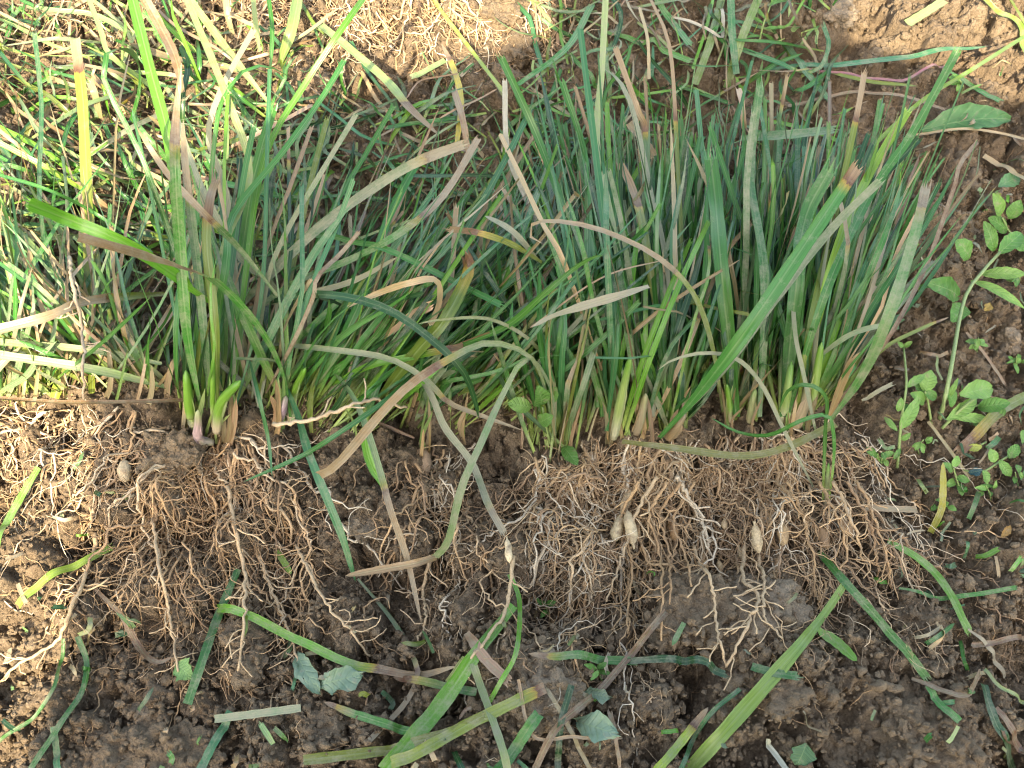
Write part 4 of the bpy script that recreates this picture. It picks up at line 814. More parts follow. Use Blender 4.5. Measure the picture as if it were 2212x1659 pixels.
# ------------------------------------------------------------------ loose blades and stalks lying about: (label, points (x, y, height), width px, colour, options)
g1 = .008
LOOSE = [
 ('long wide light green blade slanting up from the bottom edge at lower right', [(1480, 1672, g1), (1627, 1509, .012), (1764, 1348, .018), (1823, 1264, .02)], 31, 'lime', dict(tipw=.5, base=1., end='cut', dust=.0, col=(.17, .29, .06))),
 ('short yellowish blade with straw tip at the bottom edge', [(1412, 1672, g1), (1456, 1622, .012), (1528, 1530, .016)], 19, 'lime', dict(dry=.02, end='point', base=1.)),
 ('wide bright green blade rising from the bottom edge, crossing the olive blade', [(836, 1672, .014), (920, 1564, .022), (1002, 1454, .02), (1110, 1308, .02)], 36, 'bright', dict(base=1., tipw=.55, end='cut')),
 ('olive green blade along the bottom edge, lower of the crossed pair', [(660, 1646, g1), (830, 1628, .01), (960, 1592, .012), (1045, 1548, .012)], 22, 'olive', dict(base=1.)),
 ('yellow green blade with dark broken tip resting on the mossy clod', [(850, 1655, g1), (905, 1625, .012), (1010, 1567, .016), (1110, 1517, .024), (1177, 1486, .03)], 25, 'lime', dict(dry=.008, end='cut', base=1., col=(.15, .22, .03))),
 ('greyish thin blade standing across the olive pair near the bottom', [(1022, 1440, g1), (1054, 1526, .02), (1086, 1620, .02), (1098, 1672, .014)], 17, 'pale', dict(base=1., dust=.5)),
 ('dark bright-edged blade at the bottom edge right of the greyish thin one', [(1162, 1558, .012), (1120, 1610, .016), (1072, 1672, .012)], 25, 'green', dict(base=1., end='cut', fold=.5)),
 ('flat green blade with brown tip pointing left, right of the mossy clod', [(1375, 1432, g1), (1276, 1426, .012), (1190, 1418, .014), (1141, 1412, .012)], 18, 'green', dict(dry=.014, end='point', base=1.)),
 ('dark green blade lying end to end with the brown-tipped one', [(1355, 1430, .01), (1485, 1440, .012), (1560, 1462, .01)], 16, 'dark', dict(base=.8)),
 ('dark slender blade standing near the bottom between the brown stalk and pale leaf scrap', [(1232, 1490, .014), (1208, 1581, .016), (1204, 1672, .01)], 14, 'dark', dict(base=1.)),
 ('long purplish brown stalk slanting down to the bottom edge near the centre', [(1425, 1350, .012), (1276, 1512, .018), (1200, 1585, .014), (1150, 1672, .01)], 15, 'purple', dict(base=1., fold=.7)),
 ('green blade with orange tip beneath the torn pale leaf', [(895, 1590, g1), (814, 1560, .012), (735, 1532, .012), (704, 1521, .01)], 18, 'green', dict(dry=.010, end='point', base=1.)),
 ('green blade with brown left tip crossing under the wide bright blade', [(1030, 1496, g1), (968, 1491, .01), (903, 1478, .01), (850, 1466, .01)], 18, 'bright', dict(dry=.02, end='point', base=1., col='green')),
 ('long blade, green turning brown, running under the left roots towards centre bottom', [(475, 1322, g1), (615, 1376, .012), (756, 1434, .014), (814, 1451, .012), (900, 1465, .01), (992, 1446, .012)], 19, 'bright', dict(dry=.075, end='point', base=1.)),
 ('short straight dry brown leaf piece below the middle roots', [(1008, 1367, .014), (1043, 1417, .016), (1098, 1472, .014)], 22, 'tan', dict(base=.7)),
 ('thin curved bright green stalk below the middle roots', [(1100, 1240, .02), (1122, 1297, .02), (1117, 1400, .016), (1091, 1461, .014), (1060, 1515, .01)], 10, 'bright', dict(base=1., fold=.9)),
 ('dark green blade standing steeply below the left roots', [(515, 1230, .014), (472, 1331, .02), (441, 1417, .018), (405, 1521, .012)], 20, 'green', dict(base=.8, end='cut', fold=.5)),
 ('flat grey green piece of blade lying level at lower left', [(464, 1553, .014), (560, 1541, .014), (650, 1529, .014)], 17, 'grey', dict(base=1., end='cut', dust=.8)),
 ('green blade running from the flat grey piece down to the bottom edge', [(503, 1540, .008), (470, 1600, .012), (435, 1672, .01)], 19, 'blue', dict(base=1., end='cut')),
 ('sunlit lime blade lying across the soil at the left edge', [(46, 1313, .012), (154, 1229, .014), (238, 1183, .012)], 17, 'lime', dict(base=1., dust=.0)),
 ('curved thin green stem bending down at the left edge, outer one', [(140, 1380, .014), (136, 1430, .014), (116, 1488, .014), (62, 1564, .012), (-6, 1612, .01)], 9, 'lime', dict(base=1., fold=.9, col='green')),
 ('curved green stem bending down to the bottom edge, inner one', [(171, 1376, .014), (189, 1434, .014), (178, 1495, .014), (132, 1562, .012), (66, 1672, .01)], 13, 'green', dict(base=1., fold=.7)),
 ('sunlit bright green blade leaning at the left edge below the roots', [(84, 1010, .012), (27, 1107, .014), (-8, 1180, .012)], 19, 'bright', dict(base=.8)),
 ('dark green blade at the bottom left corner', [(118, 1570, .01), (122, 1620, .01), (130, 1672, .01)], 15, 'blue', dict(base=1.)),
 ('curled purplish brown dry leaf left of the standing dark blade', [(204, 1271, .012), (240, 1305, .014), (267, 1331, .014), (297, 1393, .012), (335, 1430, .01), (375, 1419, .012)], 15, 'purple', dict(end='point', wav=.6)),
 ('straight mid green blade slanting down right below the right roots', [(1768, 1192, .018), (1822, 1253, .02), (1900, 1341, .018), (1998, 1464, .01)], 18, 'green', dict(base=.8)),
 ('green blade continuing beyond the straight slanting blade, lower right', [(1998, 1485, .008), (2030, 1525, .01), (2063, 1563, .008)], 16, 'bright', dict(base=1., end='cut', col='green')),
 ('curved light green blade arching over the soil at right', [(1918, 1168, .012), (2003, 1222, .018), (2051, 1280, .018), (2076, 1330, .014), (2090, 1364, .01)], 18, 'lime', dict(base=.7, col='bright')),
 ('thin green blade lying level at the right, crossing the curved blade', [(1930, 1282, .01), (2037, 1293, .02), (2193, 1270, .012)], 10, 'green', dict(base=.5)),
 ('short broad pointed leaf below the long light green blade', [(1762, 1360, .012), (1805, 1386, .014), (1851, 1428, .012)], 24, 'bright', dict(end='point', base=.5)),
 ('dark green blade behind the long light green blade at lower right', [(1622, 1442, .008), (1670, 1455, .009), (1718, 1464, .008)], 18, 'dark', dict(base=1., col='green')),
 ('curved purple brown strip at lower right', [(1967, 1467, .01), (2037, 1492, .012), (2088, 1500, .012), (2116, 1452, .012)], 13, 'purple', dict(wav=.5)),
 ('pinkish dry stick at the right edge, lower part', [(2093, 1397, .014), (2150, 1388, .014), (2222, 1378, .014)], 12, 'purple', dict(fold=.9, base=1.)),
 ('grey dry strip beside the pinkish stick', [(2090, 1360, .012), (2130, 1412, .014), (2168, 1462, .012)], 11, 'tan', dict(dust=.8)),
 ('thin light green stalk at the right edge near the bottom corner', [(2120, 1450, .01), (2165, 1488, .012), (2222, 1528, .01)], 8, 'pale', dict(base=1., fold=.9)),
 ('yellow olive blade standing on the soil at right', [(2010, 1150, .01), (2032, 1105, .02), (2037, 1060, .03), (2037, 998, .035)], 15, 'yellow', dict(end='point', base=.9, col=(.26, .25, .035))),
 ('wide green blade with brown end at the right edge among weeds', [(2222, 853, .02), (2157, 889, .02), (2105, 943, .018), (2072, 975, .014)], 23, 'olive', dict(dry=.02, base=1.)),
 ('thin grey brown twig at right, lower of two', [(2004, 911, .012), (2050, 970, .014), (2090, 1027, .012)], 7, 'tan', dict(base=1., fold=1., dust=.4)),
 ('thin grey brown twig at right, upper of two', [(2086, 719, .012), (2130, 770, .016), (2169, 829, .012)], 7, 'tan', dict(base=1., fold=1., dust=.4)),
 ('flat straw coloured piece lying below the seedling tuft', [(1862, 1096, .016), (1920, 1099, .018), (1981, 1101, .016)], 15, 'straw', dict(base=1., end='cut')),
 ('whitish dry scrap between the right clump and the weeds', [(1858, 872, .014), (1892, 848, .018), (1926, 830, .02)], 9, 'white', dict(base=.6)),
 ('long blue green blade lying nearly level at upper right', [(1664, 153, .014), (1790, 143, .02), (1900, 130, .022), (2020, 118, .02), (2128, 108, .014)], 15, 'blue', dict(base=.7, end='point')),
 ('broad short green blade slanting under the level blue green blade', [(1700, 100, .012), (1740, 154, .014), (1786, 210, .012)], 19, 'blue', dict(base=1.)),
 ('thin yellow green blade rising to the top right corner', [(1883, 318, .02), (1986, 222, .025), (2100, 150, .022), (2214, 78, .02)], 9, 'olive', dict(base=1., col='lime')),
 ('short dark green blade on bare soil at upper right', [(2050, 155, .01), (2092, 181, .014), (2155, 223, .012)], 14, 'green', dict(base=.5)),
 ('grey tan dry piece at the right edge, upper part', [(2124, 337, .012), (2165, 362, .016), (2222, 390, .014)], 17, 'straw', dict(base=1., dust=.5)),
 ('long thin straw curving over soil beside the large ovate leaf', [(1965, 296, .01), (2071, 279, .014), (2150, 286, .014), (2222, 303, .012)], 6, 'straw', dict(base=1., fold=.9)),
 ('long thin straw arching behind the right clump', [(1702, 231, .012), (1832, 208, .016), (1935, 205, .016), (2040, 237, .012)], 8, 'tan', dict(base=1., fold=.9)),
 ('yellow green stalk at the top right corner, outer one', [(2120, -6, .012), (2160, 35, .018), (2191, 68, .02), (2220, 120, .018)], 15, 'lime', dict(base=1., fold=.7)),
 ('yellow green stalk at the top right corner, inner one', [(2175, -6, .012), (2200, 30, .018), (2222, 70, .018)], 13, 'lime', dict(base=1., fold=.7)),
 ('short pale green leaf piece on sunlit soil at upper right', [(1960, 52, .012), (1998, 28, .014), (2040, 1, .012)], 20, 'pale', dict(base=1., end='cut')),
 ('branched purple stem lying on soil at upper right', [(1740, 150, .01), (1842, 167, .012), (1945, 181, .012), (2046, 142, .01)], 6, 'purple', dict(base=1., fold=1., col=(.26, .12, .16))),
 ('straw piece with frayed end lying over the big right clump', [(1402, 619, .165), (1340, 638, .17), (1250, 664, .17), (1190, 685, .165), (1150, 706, .16)], 18, 'straw', dict(end='point', base=.6, dust=.5, wav=.3)),
 ('long yellowing blade curving across the root crowns at right', [(1344, 954, .03), (1456, 968, .04), (1603, 985, .045), (1702, 965, .045), (1805, 915, .04)], 17, 'yellow', dict(base=.6, end='cut', col=(.25, .21, .06))),
 ('thin dark stick lying in front of the sunlit clump at left', [(-6, 861, .03), (90, 868, .035), (171, 870, .035), (300, 868, .035), (430, 864, .03)], 9, 'brown', dict(base=1., fold=1.)),
 ('pale green blade slanting over sunlit roots at top, ending tan', [(690, 55, .03), (729, 85, .035), (831, 171, .035), (883, 232, .03), (948, 292, .02)], 22, 'pale', dict(dry=.055, end='point', base=1.)),
 ('thin yellow green stalk slanting across sunlit soil at top centre', [(928, -6, .02), (1002, 89, .03), (1071, 178, .03), (1093, 206, .03)], 9, 'lime', dict(base=1., fold=.8)),
 ('yellow orange withered blade at the shadow edge, top centre', [(987, 310, .02), (996, 222, .03), (982, 154, .03), (954, 95, .025)], 13, 'yellow', dict(dry=.03, end='point', base=.8)),
 ('upright tan dry blade beside the yellow orange withered one', [(1012, 330, .03), (999, 256, .04), (981, 196, .04)], 14, 'tan', dict(base=.8, end='fibre')),
 ('short flat pale blade piece on sunlit soil at top centre', [(888, 172, .01), (925, 150, .012), (962, 130, .01)], 14, 'pale', dict(base=1., end='cut')),
 ('green blade slanting up right behind the middle leaves', [(1120, 183, .02), (1225, 103, .03), (1278, 12, .03)], 16, 'green', dict(base=.8)),
 ('bright green blade lying level behind the big clump at top', [(1308, 70, .015), (1413, 103, .02), (1490, 132, .02)], 19, 'bright', dict(base=.6)),
 ('green blade from the top edge slanting right behind the big clump', [(1410, -6, .02), (1450, 45, .02), (1490, 96, .02)], 15, 'green', dict(base=1.)),
 ('thin straw standing behind the big clump at top', [(1402, 171, .03), (1399, 85, .04), (1382, 18, .04)], 7, 'straw', dict(base=1.)),
 ('broad brown withered leaf end behind the big clump', [(1360, 265, .10), (1385, 300, .11), (1410, 338, .11)], 24, 'tan', dict(base=.8, wav=.4)),
 ('green stalk standing at the top edge, right of centre', [(1500, 190, .015), (1535, 90, .02), (1560, -8, .02)], 17, 'bright', dict(base=.9, col=(.12, .20, .05))),
 ('second green stalk at the top edge beside the taller one', [(1570, 190, .015), (1600, 90, .02), (1640, -8, .02)], 18, 'lime', dict(base=.9, col=(.13, .21, .05))),
 ('blue green blade hanging from the top edge right of centre', [(1590, 160, .03), (1582, 80, .04), (1578, -8, .045)], 17, 'blue', dict(base=.9)),
 ('grey straw curving at the top edge near the weeds', [(1440, 35, .012), (1520, 60, .016), (1560, 80, .016), (1545, 20, .02)], 8, 'white', dict(base=1., fold=.8)),
 ('small yellowed leaf piece under the left roots', [(597, 1190, .018), (612, 1212, .02), (629, 1240, .018)], 14, 'olive', dict(end='point', base=.7, col='lime')),
 ('dry brown strip at the bottom right of the small clod cluster', [(1340, 1672, .01), (1330, 1600, .014), (1318, 1540, .012)], 11, 'tan', dict(wav=.4)),
 ('straw stick lying level below the torn leaf scrap near the bottom', [(1120, 1470, .012), (1150, 1600, .014), (1240, 1597, .014), (1336, 1594, .012)], 7, 'straw', dict(base=1., fold=.9)),
 ('dry tan blade pointing down at the bottom right of centre', [(1275, 1672, .012), (1180, 1500, .014)], 9, 'tan', dict(base=1.)),
 ('small dry grey leaf beside the thin stem at lower right', [(2020, 1345, .012), (2040, 1370, .014), (2010, 1400, .012)], 9, 'straw', dict(wav=.8)),
 ('dark blue green stalk curving to the bottom edge near the light blade', [(1598, 1490, .01), (1520, 1560, .016), (1462, 1672, .01)], 10, 'dark', dict(base=1., fold=.9, col='blue')),
 ('white stiff stalk at the bottom edge under the long light blade', [(1650, 1600, .012), (1675, 1630, .016), (1705, 1672, .014)], 12, 'white', dict(base=1., fold=1.)),
 ('dark green broad blade at the bottom right corner', [(2122, 1480, .008), (2150, 1560, .012), (2190, 1672, .01)], 22, 'dark', dict(base=.8)),
 ('purple brown blade at the bottom right corner', [(2150, 1530, .012), (2185, 1590, .014), (2222, 1650, .012)], 17, 'purple', dict(base=.8)),
]
for lab, pts, wpx, colr, kw in LOOSE:
    kw = dict(kw); colr = kw.pop('col', colr); kw.setdefault('end', 'rag'); kw.setdefault('dust', .32); kw.setdefault('fold', .25)
    m = len(pts)//2; w = max(.0012, wpx*PXM(pts[m][0], pts[m][1])*(1-pts[m][2]/CAM[2])); dryish = colr in ('tan', 'straw', 'brown', 'purple', 'white')
    kw.setdefault('roll', R.gauss(0, .12))
    o = put('dry_straw' if dryish else 'cut_grass', blade([P(*p) for p in pts], w, col=colr, n=22, n0=(0, -.1, 1), lay=True, **kw), M_LEAF)
    tag(o, lab, 'dry grass' if dryish else 'grass blade', 'loose blades and stalks on the soil', kind='thing')

# small clippings that nobody could count
def clippings():
    gs = []
    zones = [((-30, 2240), (1250, 1690), 95, (20, 75)), ((1900, 2240), (150, 1250), 90, (15, 75)), ((1150, 1750), (-30, 330), 110, (40, 200)), ((600, 1200), (150, 420), 80, (40, 180)), ((-30, 700), (-30, 520), 150, (30, 150)), ((-30, 320), (950, 1500), 25, (15, 60))]
    for (x0, x1), (y0, y1), n, (l0, l1) in zones:
        for _ in range(n):
            x, y = U(x0, x1), U(y0, y1); a = U(0, 6.28); l = U(l0, l1)*(R.random()**.6); cx, cy = math.cos(a)*l/2, math.sin(a)*l/2
            c = R.choice(('green', 'green', 'bright', 'blue', 'pale', 'olive', 'straw', 'tan', 'straw', 'brown', 'dark'))
            h = U(.004, .012)
            gs.append(blade([P(x-cx, y-cy, h), P(x+R.gauss(0, 4), y+R.gauss(0, 4), h+U(0, .008)), P(x+cx, y+cy, h)], U(.0012, .0045), col=c, n=6, end=R.choice(('cut', 'point', 'rag')), roll=R.gauss(0, .4), base=.9, dust=U(0, .7), n0=(0, -.1, 1), lay=True))
    o = put('grass_clippings', join(gs), M_LEAF); tag(o, 'small grass clippings and straw bits strewn over the soil', kind='stuff')
clippings()
# fine root hairs broken off over the soil
def root_bits():
    gs = []
    for _ in range(230):
        x, y = (U(-30, 2240), U(1000, 1690)) if R.random() < .7 else (U(1850, 2240), U(200, 1300))
        p = P(x, y, .004); gs.append(root(p, U(0, 6.28), U(.008, .04), U(.0003, .0007), nb=.12, lift=.008, k=3, branch_len=(.004, .012), drop=False))
    o = put('root_bits', join(gs), M_ROOT); tag(o, 'broken root threads strewn over the soil', kind='stuff')
root_bits()

# ------------------------------------------------------------------ broad leaves and weeds
def broad(base, tip, nrm_, width, col, n=9, m=6, cup=.25, wave=.12, shape=1., torn=0., notch=0.):
    base, tip = np.array(base, float), np.array(tip, float); T = tip-base; L = np.linalg.norm(T); T = T/L; Nn = np.array(nrm_, float); Nn = Nn-T*np.dot(Nn, T); Nn /= np.linalg.norm(Nn); S = np.cross(T, Nn)
    V, C, B = [], [], []; ph = U(0, 6); cc = jitc(col, .08)
    for i in range(n+1):
        t = i/n; prof = (math.sin(math.pi*(t**shape*.96+.02)))**.75
        for j in range(-m, m+1):
            u = j/m; w = width/2*prof*(1+(.07*math.sin(t*26+ph)+.05*math.sin(t*47+u*2)) if abs(u) > .9 else 1)
            if torn and abs(u) > .6: w *= 1+torn*mnoise.noise(Vector((t*5+ph, u*2, ph)))
            z = cup*width*.5*u*u*prof+wave*width*.25*math.sin(t*9+u*3+ph)*abs(u)-L*.10*(2*t-1)**2
            ex = torn*L*.25*mnoise.noise(Vector((u*3, ph, t)))*(1 if i in (0, n) else 0)
            V.append(base+T*(L*t+ex)+S*(u*w)+Nn*z); C.append((*cc, .2)); B.append((u, t*.9, 0))
    k = 2*m+1; F = [(i*k+j, i*k+j+1, (i+1)*k+j+1, (i+1)*k+j) for i in range(n) for j in range(k-1)]
    V = np.array(V); V[:, 2] += max(0., float(np.percentile(_samp(ZT, V[:, 0], V[:, 1])+.001-V[:, 2], 85)))
    return V, F, np.array(C), np.array(B)
HG = (.09, .23, .045); HL = (.16, .32, .07); PG = (.20, .29, .18)
def weed(label, stem, leaves, wst=7, cst=(.20, .28, .10)):
    """stem: points (x, y, h); leaves: (base x, y, h, tip x, y, h, width px, colour)"""
    r = thing('weed_plant', P(stem[0][0], stem[0][1], 0), label, 'weed', 'weeds on the soil')
    sc = PXM(*stem[0][:2]); c = spline([P(*p) for p in stem], 14); put('stem', tube(c, wst*sc/2*np.linspace(1, .7, 15), np.array(cst), 6), M_SHOOT, r)
    for l in leaves:
        a, b = P(*l[:3]), P(*l[3:6]); put('leaf', broad(a, b, (U(-.3, .3), -.35+U(-.2, .2), 1), l[6]*sc*.72, l[7], n=9, m=4, cup=U(.1, .4), wave=U(.05, .3)), M_HERB, r)
    return r
weed('broadleaf seedling with rounded toothed leaves at the base of the small clump', [(1190, 960, .01), (1180, 920, .04), (1172, 880, .06)],
     [(1150, 880, .06, 1098, 870, .07, 44, HL), (1172, 880, .06, 1165, 838, .085, 50, HG), (1160, 915, .05, 1190, 900, .07, 40, HG), (1180, 870, .05, 1200, 840, .07, 40, HG), (1215, 960, .02, 1245, 1000, .03, 42, HG)], 6)
weed('weed with long pale green stem and large hairy leaves at right edge', [(2030, 905, .01), (2050, 820, .03), (2082, 650, .045), (2120, 590, .05), (2160, 545, .05)],
     [(2082, 640, .04, 2014, 610, .05, 70, HG), (2100, 600, .04, 2215, 660, .05, 32, HL), (2085, 655, .03, 2060, 690, .03, 60, HG), (2120, 590, .04, 2218, 590, .05, 40, HL), (2100, 560, .03, 2070, 520, .04, 60, HG), (2150, 545, .03, 2130, 480, .03, 45, HG), (2040, 870, .03, 2070, 820, .03, 18, HL), (2160, 545, .04, 2210, 500, .05, 55, HG)], 10, (.22, .30, .12))
weed('tall chickweed stem with paired small leaves between clump and weeds', [(1938, 1010, .008), (1948, 900, .02), (1958, 830, .03), (1952, 750, .04)],
     [(1952, 750, .04, 1970, 738, .045, 16, HL), (1952, 752, .04, 1940, 738, .045, 14, HL), (1958, 835, .03, 2000, 808, .035, 24, HL), (1948, 860, .03, 1940, 890, .03, 22, HL), (1945, 930, .02, 1985, 860, .03, 38, HL), (1942, 880, .02, 1975, 890, .02, 34, HG), (1938, 930, .02, 1910, 900, .02, 18, HL), (1940, 960, .01, 1960, 945, .015, 18, HL), (1940, 975, .01, 1925, 1000, .012, 16, HG)], 7)
weed('round-leaved weed seedling beside the chickweed stem', [(2012, 915, .008), (2005, 870, .02), (1998, 845, .025)],
     [(1998, 848, .025, 2012, 800, .03, 46, HL), (2000, 850, .02, 1975, 812, .03, 38, HG), (1998, 848, .025, 2025, 860, .03, 30, HG), (2002, 870, .02, 1972, 850, .025, 36, HL)], 6)
weed('spreading weed with light green spoon leaves right of the round-leaved seedling', [(2035, 925, .01), (2080, 880, .02), (2120, 850, .03)],
     [(2050, 905, .02, 2115, 860, .03, 40, HL), (2080, 850, .03, 2150, 835, .04, 60, HL), (2060, 900, .01, 2140, 905, .02, 30, HL), (2110, 880, .02, 2180, 870, .03, 46, HG), (2060, 880, .02, 2050, 840, .03, 40, HG), (2100, 910, .01, 2120, 935, .012, 28, HL)], 7)
weed('small weed tuft with oval leaves near the blue green scrap', [(2075, 1060, .006), (2065, 1030, .015), (2060, 1010, .02)],
     [(2060, 1020, .018, 2040, 1000, .02, 24, HG), (2060, 1010, .02, 2070, 985, .025, 26, HL), (2065, 1030, .015, 2095, 1040, .018, 24, HG), (2065, 1035, .01, 2045, 1050, .012, 24, HL), (2070, 1040, .01, 2080, 1070, .01, 24, HG)], 5)
weed('creeping weed with bright leaves at the right edge below the wide blade', [(2222, 960, .008), (2170, 990, .012), (2120, 1020, .012), (2080, 1015, .012)],
     [(2160, 995, .015, 2185, 1030, .02, 30, HL), (2180, 990, .015, 2200, 960, .02, 34, HG), (2120, 1020, .012, 2130, 1050, .015, 26, HL), (2150, 1000, .012, 2140, 970, .015, 30, HL), (2210, 960, .01, 2215, 930, .015, 36, HL)], 6)
weed('yellowing round leaf on a thin stalk near the twig at right', [(2130, 955, .008), (2110, 965, .012), (2100, 965, .014)], [(2122, 965, .014, 2088, 968, .016, 24, (.32, .36, .07))], 5)
weed('leafy weed in shadow at the right edge below the big weed leaves', [(2200, 520, .006), (2180, 500, .015), (2165, 470, .02)],
     [(2180, 500, .02, 2140, 470, .025, 50, HG), (2175, 480, .02, 2200, 440, .03, 44, HG), (2165, 470, .02, 2150, 420, .03, 40, HL), (2190, 510, .01, 2222, 540, .02, 50, HG)], 6)
weed('fine-leaved weed at the top edge right of the green stalks', [(1640, 90, .006), (1650, 50, .02), (1665, 10, .03)],
     [(1650, 60, .02, 1690, 60, .025, 12, HG), (1650, 50, .02, 1620, 35, .025, 12, HG), (1660, 30, .025, 1700, 20, .03, 14, HG), (1655, 40, .025, 1625, 10, .03, 14, HG), (1665, 10, .03, 1680, -15, .03, 14, HG), (1648, 70, .015, 1680, 95, .018, 14, HG), (1645, 75, .015, 1610, 80, .018, 12, HG)], 5)
weed('tiny yellow green seedling on the sunlit soil edge at upper right', [(1700, 45, .004), (1702, 30, .012), (1704, 15, .018)], [(1704, 15, .018, 1700, -2, .02, 12, (.4, .45, .12)), (1704, 15, .018, 1722, 20, .02, 14, (.4, .45, .12)), (1704, 20, .018, 1700, 48, .018, 12, (.4, .45, .12)), (1704, 18, .018, 1688, 12, .02, 12, (.4, .45, .12))], 4)
weed('small seedling on soil right of the mossy clod near the bottom', [(1300, 1470, .004), (1292, 1450, .012), (1285, 1440, .016)], [(1290, 1450, .012, 1265, 1440, .016, 18, HG), (1288, 1445, .014, 1310, 1432, .018, 18, HG), (1292, 1455, .01, 1275, 1475, .012, 16, HL), (1290, 1450, .012, 1320, 1455, .014, 14, HG)], 4)
weed('small seedling under the middle of the right roots', [(1185, 1330, .004), (1180, 1312, .01), (1176, 1300, .014)], [(1178, 1305, .013, 1200, 1300, .016, 20, HG), (1178, 1308, .012, 1160, 1295, .015, 16, HG), (1180, 1318, .01, 1168, 1335, .012, 16, HG)], 4)
SEED = [(1985, 640, 'tiny seedling with two leaf pairs left of the tall weed stem'), (2195, 800, 'small leafy seedling at the right edge below the grey clod'), (2030, 1110, 'small seedling under the yellow olive blade'),
        (2160, 900, 'seedling with spoon leaves under the wide brown-ended blade'), (1905, 1010, 'seedling at the edge of the root mat furthest right'), (2200, 1050, 'seedling at the right edge level with the yellow olive blade'),
        (1985, 980, 'seedling between the chickweed stem and the twig'), (2110, 760, 'seedling beside the smooth round clod at right'), (2075, 200, 'tiny seedling on bare soil above the large ovate leaf'), (2195, 620, 'seedling half hidden by the large hairy leaves'),
        (2140, 1080, 'seedling between the creeping weed and the orange brown scrap'), (1960, 560, 'seedling close behind the rightmost striped leaf tip')]
for x, y, lab in SEED:
    q = []
    for k in range(R.randint(5, 9)):
        a = U(0, 6.28); h = U(.006, .022); bx, by = x+R.gauss(0, 6), y-8-900*h+R.gauss(0, 4); l = U(14, 30); q.append((bx, by, h, bx+l*math.cos(a), by-l*.8*math.sin(a), h+U(-.002, .008), U(10, 20), R.choice((HG, HL, HL))))
    weed(lab, [(x, y, .002), (x+R.gauss(0, 5), y-14, .012), (x+R.gauss(0, 9), y-30, .024)], q, 4)
def leafthing(label, a, b, wpx, col, name='fallen_leaf', tilt=(0, -.2, 1), mat=None, **kw):
    sc = PXM(a[0], a[1]); o = put(name, broad(P(*a), P(*b), tilt, wpx*sc, col, n=14, m=7, **kw), mat or M_HERB); tag(o, label, 'leaf', 'fallen broad leaves'); return o
leafthing('large ovate green leaf lying on bare soil at upper right', (1998, 272, .022), (2192, 248, .03), 62, (.07, .20, .06), cup=.5, wave=.3)
leafthing('torn pale leaf scrap, long curved part, on soil below the left roots', (640, 1412, .012), (690, 1500, .014), 42, PG, torn=.6, wave=.4)
leafthing('torn pale leaf scrap, ragged wide part, right of the curved one', (690, 1488, .012), (785, 1462, .016), 56, PG, torn=.6, wave=.5)
leafthing('torn green leaf scrap beside the standing dark blade at lower left', (380, 1432, .012), (412, 1462, .014), 44, (.16, .30, .10), torn=.7)
leafthing('torn blue green leaf scrap near the bottom, right of centre', (1238, 1560, .012), (1330, 1590, .014), 56, (.20, .32, .20), torn=.6, wave=.4)
leafthing('small faded leaf scrap above the blue green torn one', (1260, 1500, .012), (1315, 1512, .014), 30, (.13, .2, .12), torn=.9)
leafthing('dark round leaf half buried at the bottom edge near the white stalk', (1740, 1610, .010), (1720, 1655, .012), 50, (.08, .17, .07), torn=.4)
leafthing('small blue scrap half buried in soil at right among the weeds', (2086, 1028, .010), (2116, 1022, .012), 18, (.02, .075, .085), torn=.5)
leafthing('pale rounded leaf tip in shade at the right edge', (2160, 400, .010), (2205, 380, .014), 34, (.10, .22, .10))
leafthing('small yellow scrap beside the twig at right', (2128, 672, .012), (2140, 655, .014), 18, (.36, .25, .07), torn=.5)
leafthing('small orange brown scrap on soil below the yellow olive blade', (2165, 1160, .01), (2185, 1135, .014), 16, (.36, .2, .06), torn=.4)

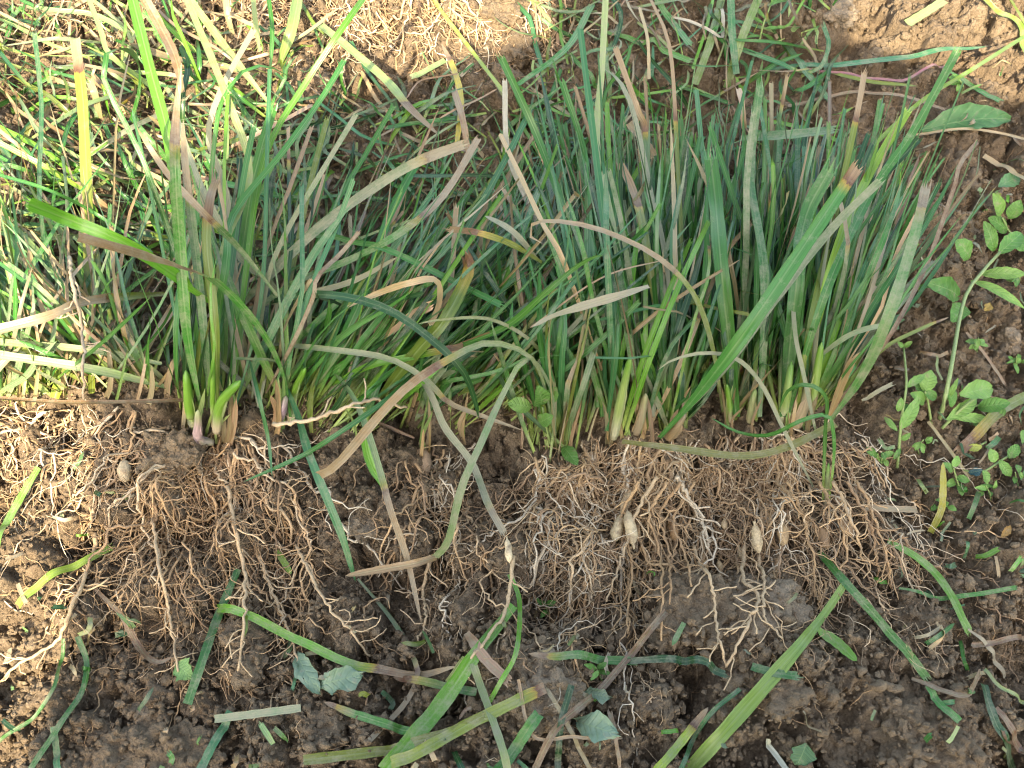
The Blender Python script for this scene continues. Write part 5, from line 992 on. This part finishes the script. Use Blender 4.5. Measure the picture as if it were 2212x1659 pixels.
# ------------------------------------------------------------------ the photographer, squatting behind the camera: throws the broad shadow
def photographer():
    m, ns, ls = new_mat('jacket_cloth')
    n1 = N(ns, 'ShaderNodeTexNoise', inp={'Scale': 120.}); r1 = ramp(ns, ls, n1.outputs[0], [(.3, (.05, .06, .08)), (.7, (.09, .10, .13))])
    bs = N(ns, 'ShaderNodeBsdfPrincipled', inp={'Roughness': .9}); ls.new(r1.outputs[0], bs.inputs['Base Color']); out = N(ns, 'ShaderNodeOutputMaterial'); ls.new(bs.outputs[0], out.inputs[0])
    ms, ns, ls = new_mat('skin'); bs = N(ns, 'ShaderNodeBsdfPrincipled', inp={'Roughness': .55, 'Base Color': (.42, .25, .17, 1)}); out = N(ns, 'ShaderNodeOutputMaterial'); ls.new(bs.outputs[0], out.inputs[0])
    mh, ns, ls = new_mat('hair'); bs = N(ns, 'ShaderNodeBsdfPrincipled', inp={'Roughness': .6, 'Base Color': (.015, .012, .01, 1)}); out = N(ns, 'ShaderNodeOutputMaterial'); ls.new(bs.outputs[0], out.inputs[0])
    mp, ns, ls = new_mat('phone_shell'); bs = N(ns, 'ShaderNodeBsdfPrincipled', inp={'Roughness': .3, 'Base Color': (.02, .02, .025, 1)}); out = N(ns, 'ShaderNodeOutputMaterial'); ls.new(bs.outputs[0], out.inputs[0])
    root_ = thing('person', (.02, -1.0, 0), 'person stooping behind the camera, holding a phone, in an added shadow-widening cloak', 'person')
    def skin(name, J, E, Rd, mat, rootv=0, sub=2):
        me = bpy.data.meshes.new(name); me.from_pydata([tuple(np.array(j)-np.array(root_['_o'])) for j in J], E, []); o = bpy.data.objects.new(name, me); COL.objects.link(o); o.parent = root_
        md = o.modifiers.new('skin', 'SKIN'); md.use_smooth_shade = True
        if not me.skin_vertices: me.skin_vertices.new()
        sv = me.skin_vertices[0].data
        for i, r in enumerate(Rd): sv[i].radius = r if isinstance(r, tuple) else (r, r); sv[i].use_root = (i == rootv)
        s = o.modifiers.new('sub', 'SUBSURF'); s.levels = s.render_levels = sub; me.materials.append(mat); return o
    J, E, Rd = [], [], []
    def add(p, r, par=None):
        J.append(p); Rd.append(r)
        if par is not None: E.append((par, len(J)-1))
        return len(J)-1
    pel = add((.02, -1.12, .66), (.17, .14)); wa = add((.02, -1.05, .82), (.17, .13), pel); ch = add((.02, -.95, 1.00), (.19, .14), wa); up = add((.02, -.88, 1.12), (.15, .10), ch)
    nk = add((.02, -.84, 1.21), .06, up); hd = add((.02, -.80, 1.31), (.075, .09), nk); tp = add((.02, -.78, 1.39), (.07, .08), hd)
    for s in (-1, 1):
        sh = add((.02+s*.20, -.87, 1.10), .075, up); el = add((.02+s*.38, -.76, .93), .055, sh); wr = add((.02+s*.13, -.55, .80), .032, el); hn = add((.02+s*.085, -.515, .815), (.034, .020), wr)
        for q in range(4): f1 = add((.02+s*.055, -.500-.004*q, .79+.018*q), .0085, hn); add((.02+s*.03, -.486, .79+.018*q), .0075, f1)
        t1 = add((.02+s*.06, -.54, .835), .010, hn); add((.02+s*.035, -.535, .845), .009, t1)
        hp = add((.02+s*.11, -1.10, .62), .11, pel); kn = add((.02+s*.18, -.86, .40), .075, hp); an = add((.02+s*.17, -1.00, .09), .05, kn); add((.02+s*.19, -.86, .045), .045, an)
    skin('body', J, E, Rd, m)
    skin('face', [(.02, -.77, 1.30), (.02, -.72, 1.295), (.02, -.70, 1.30), (.02, -.74, 1.24)], [(0, 1), (1, 2), (0, 3)], [(.07, .08), (.055, .065), .014, (.045, .04)], ms)
    # hooded cloak added to widen the cast shadow, open at the front
    rows = [(1.45, .03), (1.43, .09), (1.37, .135), (1.30, .15), (1.24, .15), (1.17, .16), (1.12, .21), (1.07, .30), (1.02, .40), (.95, .475), (.86, .465), (.77, .45), (.66, .435), (.56, .425), (.46, .43), (.36, .44)]
    V, F = [], []; K = 32
    for i, (z, hw) in enumerate(rows):
        for j in range(K+1):
            a = math.radians(-108+216*j/K); f = 1+.035*math.sin(j*1.9+i*.35)*min(1, i/8)
            V.append((.02+hw*f*math.sin(a)-root_['_o'][0], -.86-hw*.55*f*math.cos(a)+.02*math.sin(i)-root_['_o'][1], z))
    for i in range(len(rows)-1):
        for j in range(K): q = i*(K+1)+j; F.append((q, q+1, q+K+2, q+K+1))
    cp = bpy.data.objects.new('cape', mesh_from('cape', V, F, m)); COL.objects.link(cp); cp.parent = root_
    so = cp.modifiers.new('thick', 'SOLIDIFY'); so.thickness = .004
    bm = bmesh.new(); bmesh.ops.create_cube(bm, size=1); bmesh.ops.scale(bm, vec=(.162, .076, .009), verts=bm.verts); bmesh.ops.bevel(bm, geom=bm.edges, offset=.0035, segments=2, affect='EDGES')
    me = bpy.data.meshes.new('phone'); bm.to_mesh(me); bm.free(); me.materials.append(mp); ph = bpy.data.objects.new('phone', me); COL.objects.link(ph)
    q = CAM-Fv*.03; ph.location = q; ph.rotation_euler = (math.pi/2-PITCH, 0, 0); tag(ph, 'dark phone held level in the squatting person\'s hands', 'phone')
photographer()

for o in ROOTS:
    if '_o' in o: del o['_o']
print('objects', len(bpy.data.objects), 'faces', sum(len(m.polygons) for m in bpy.data.meshes))
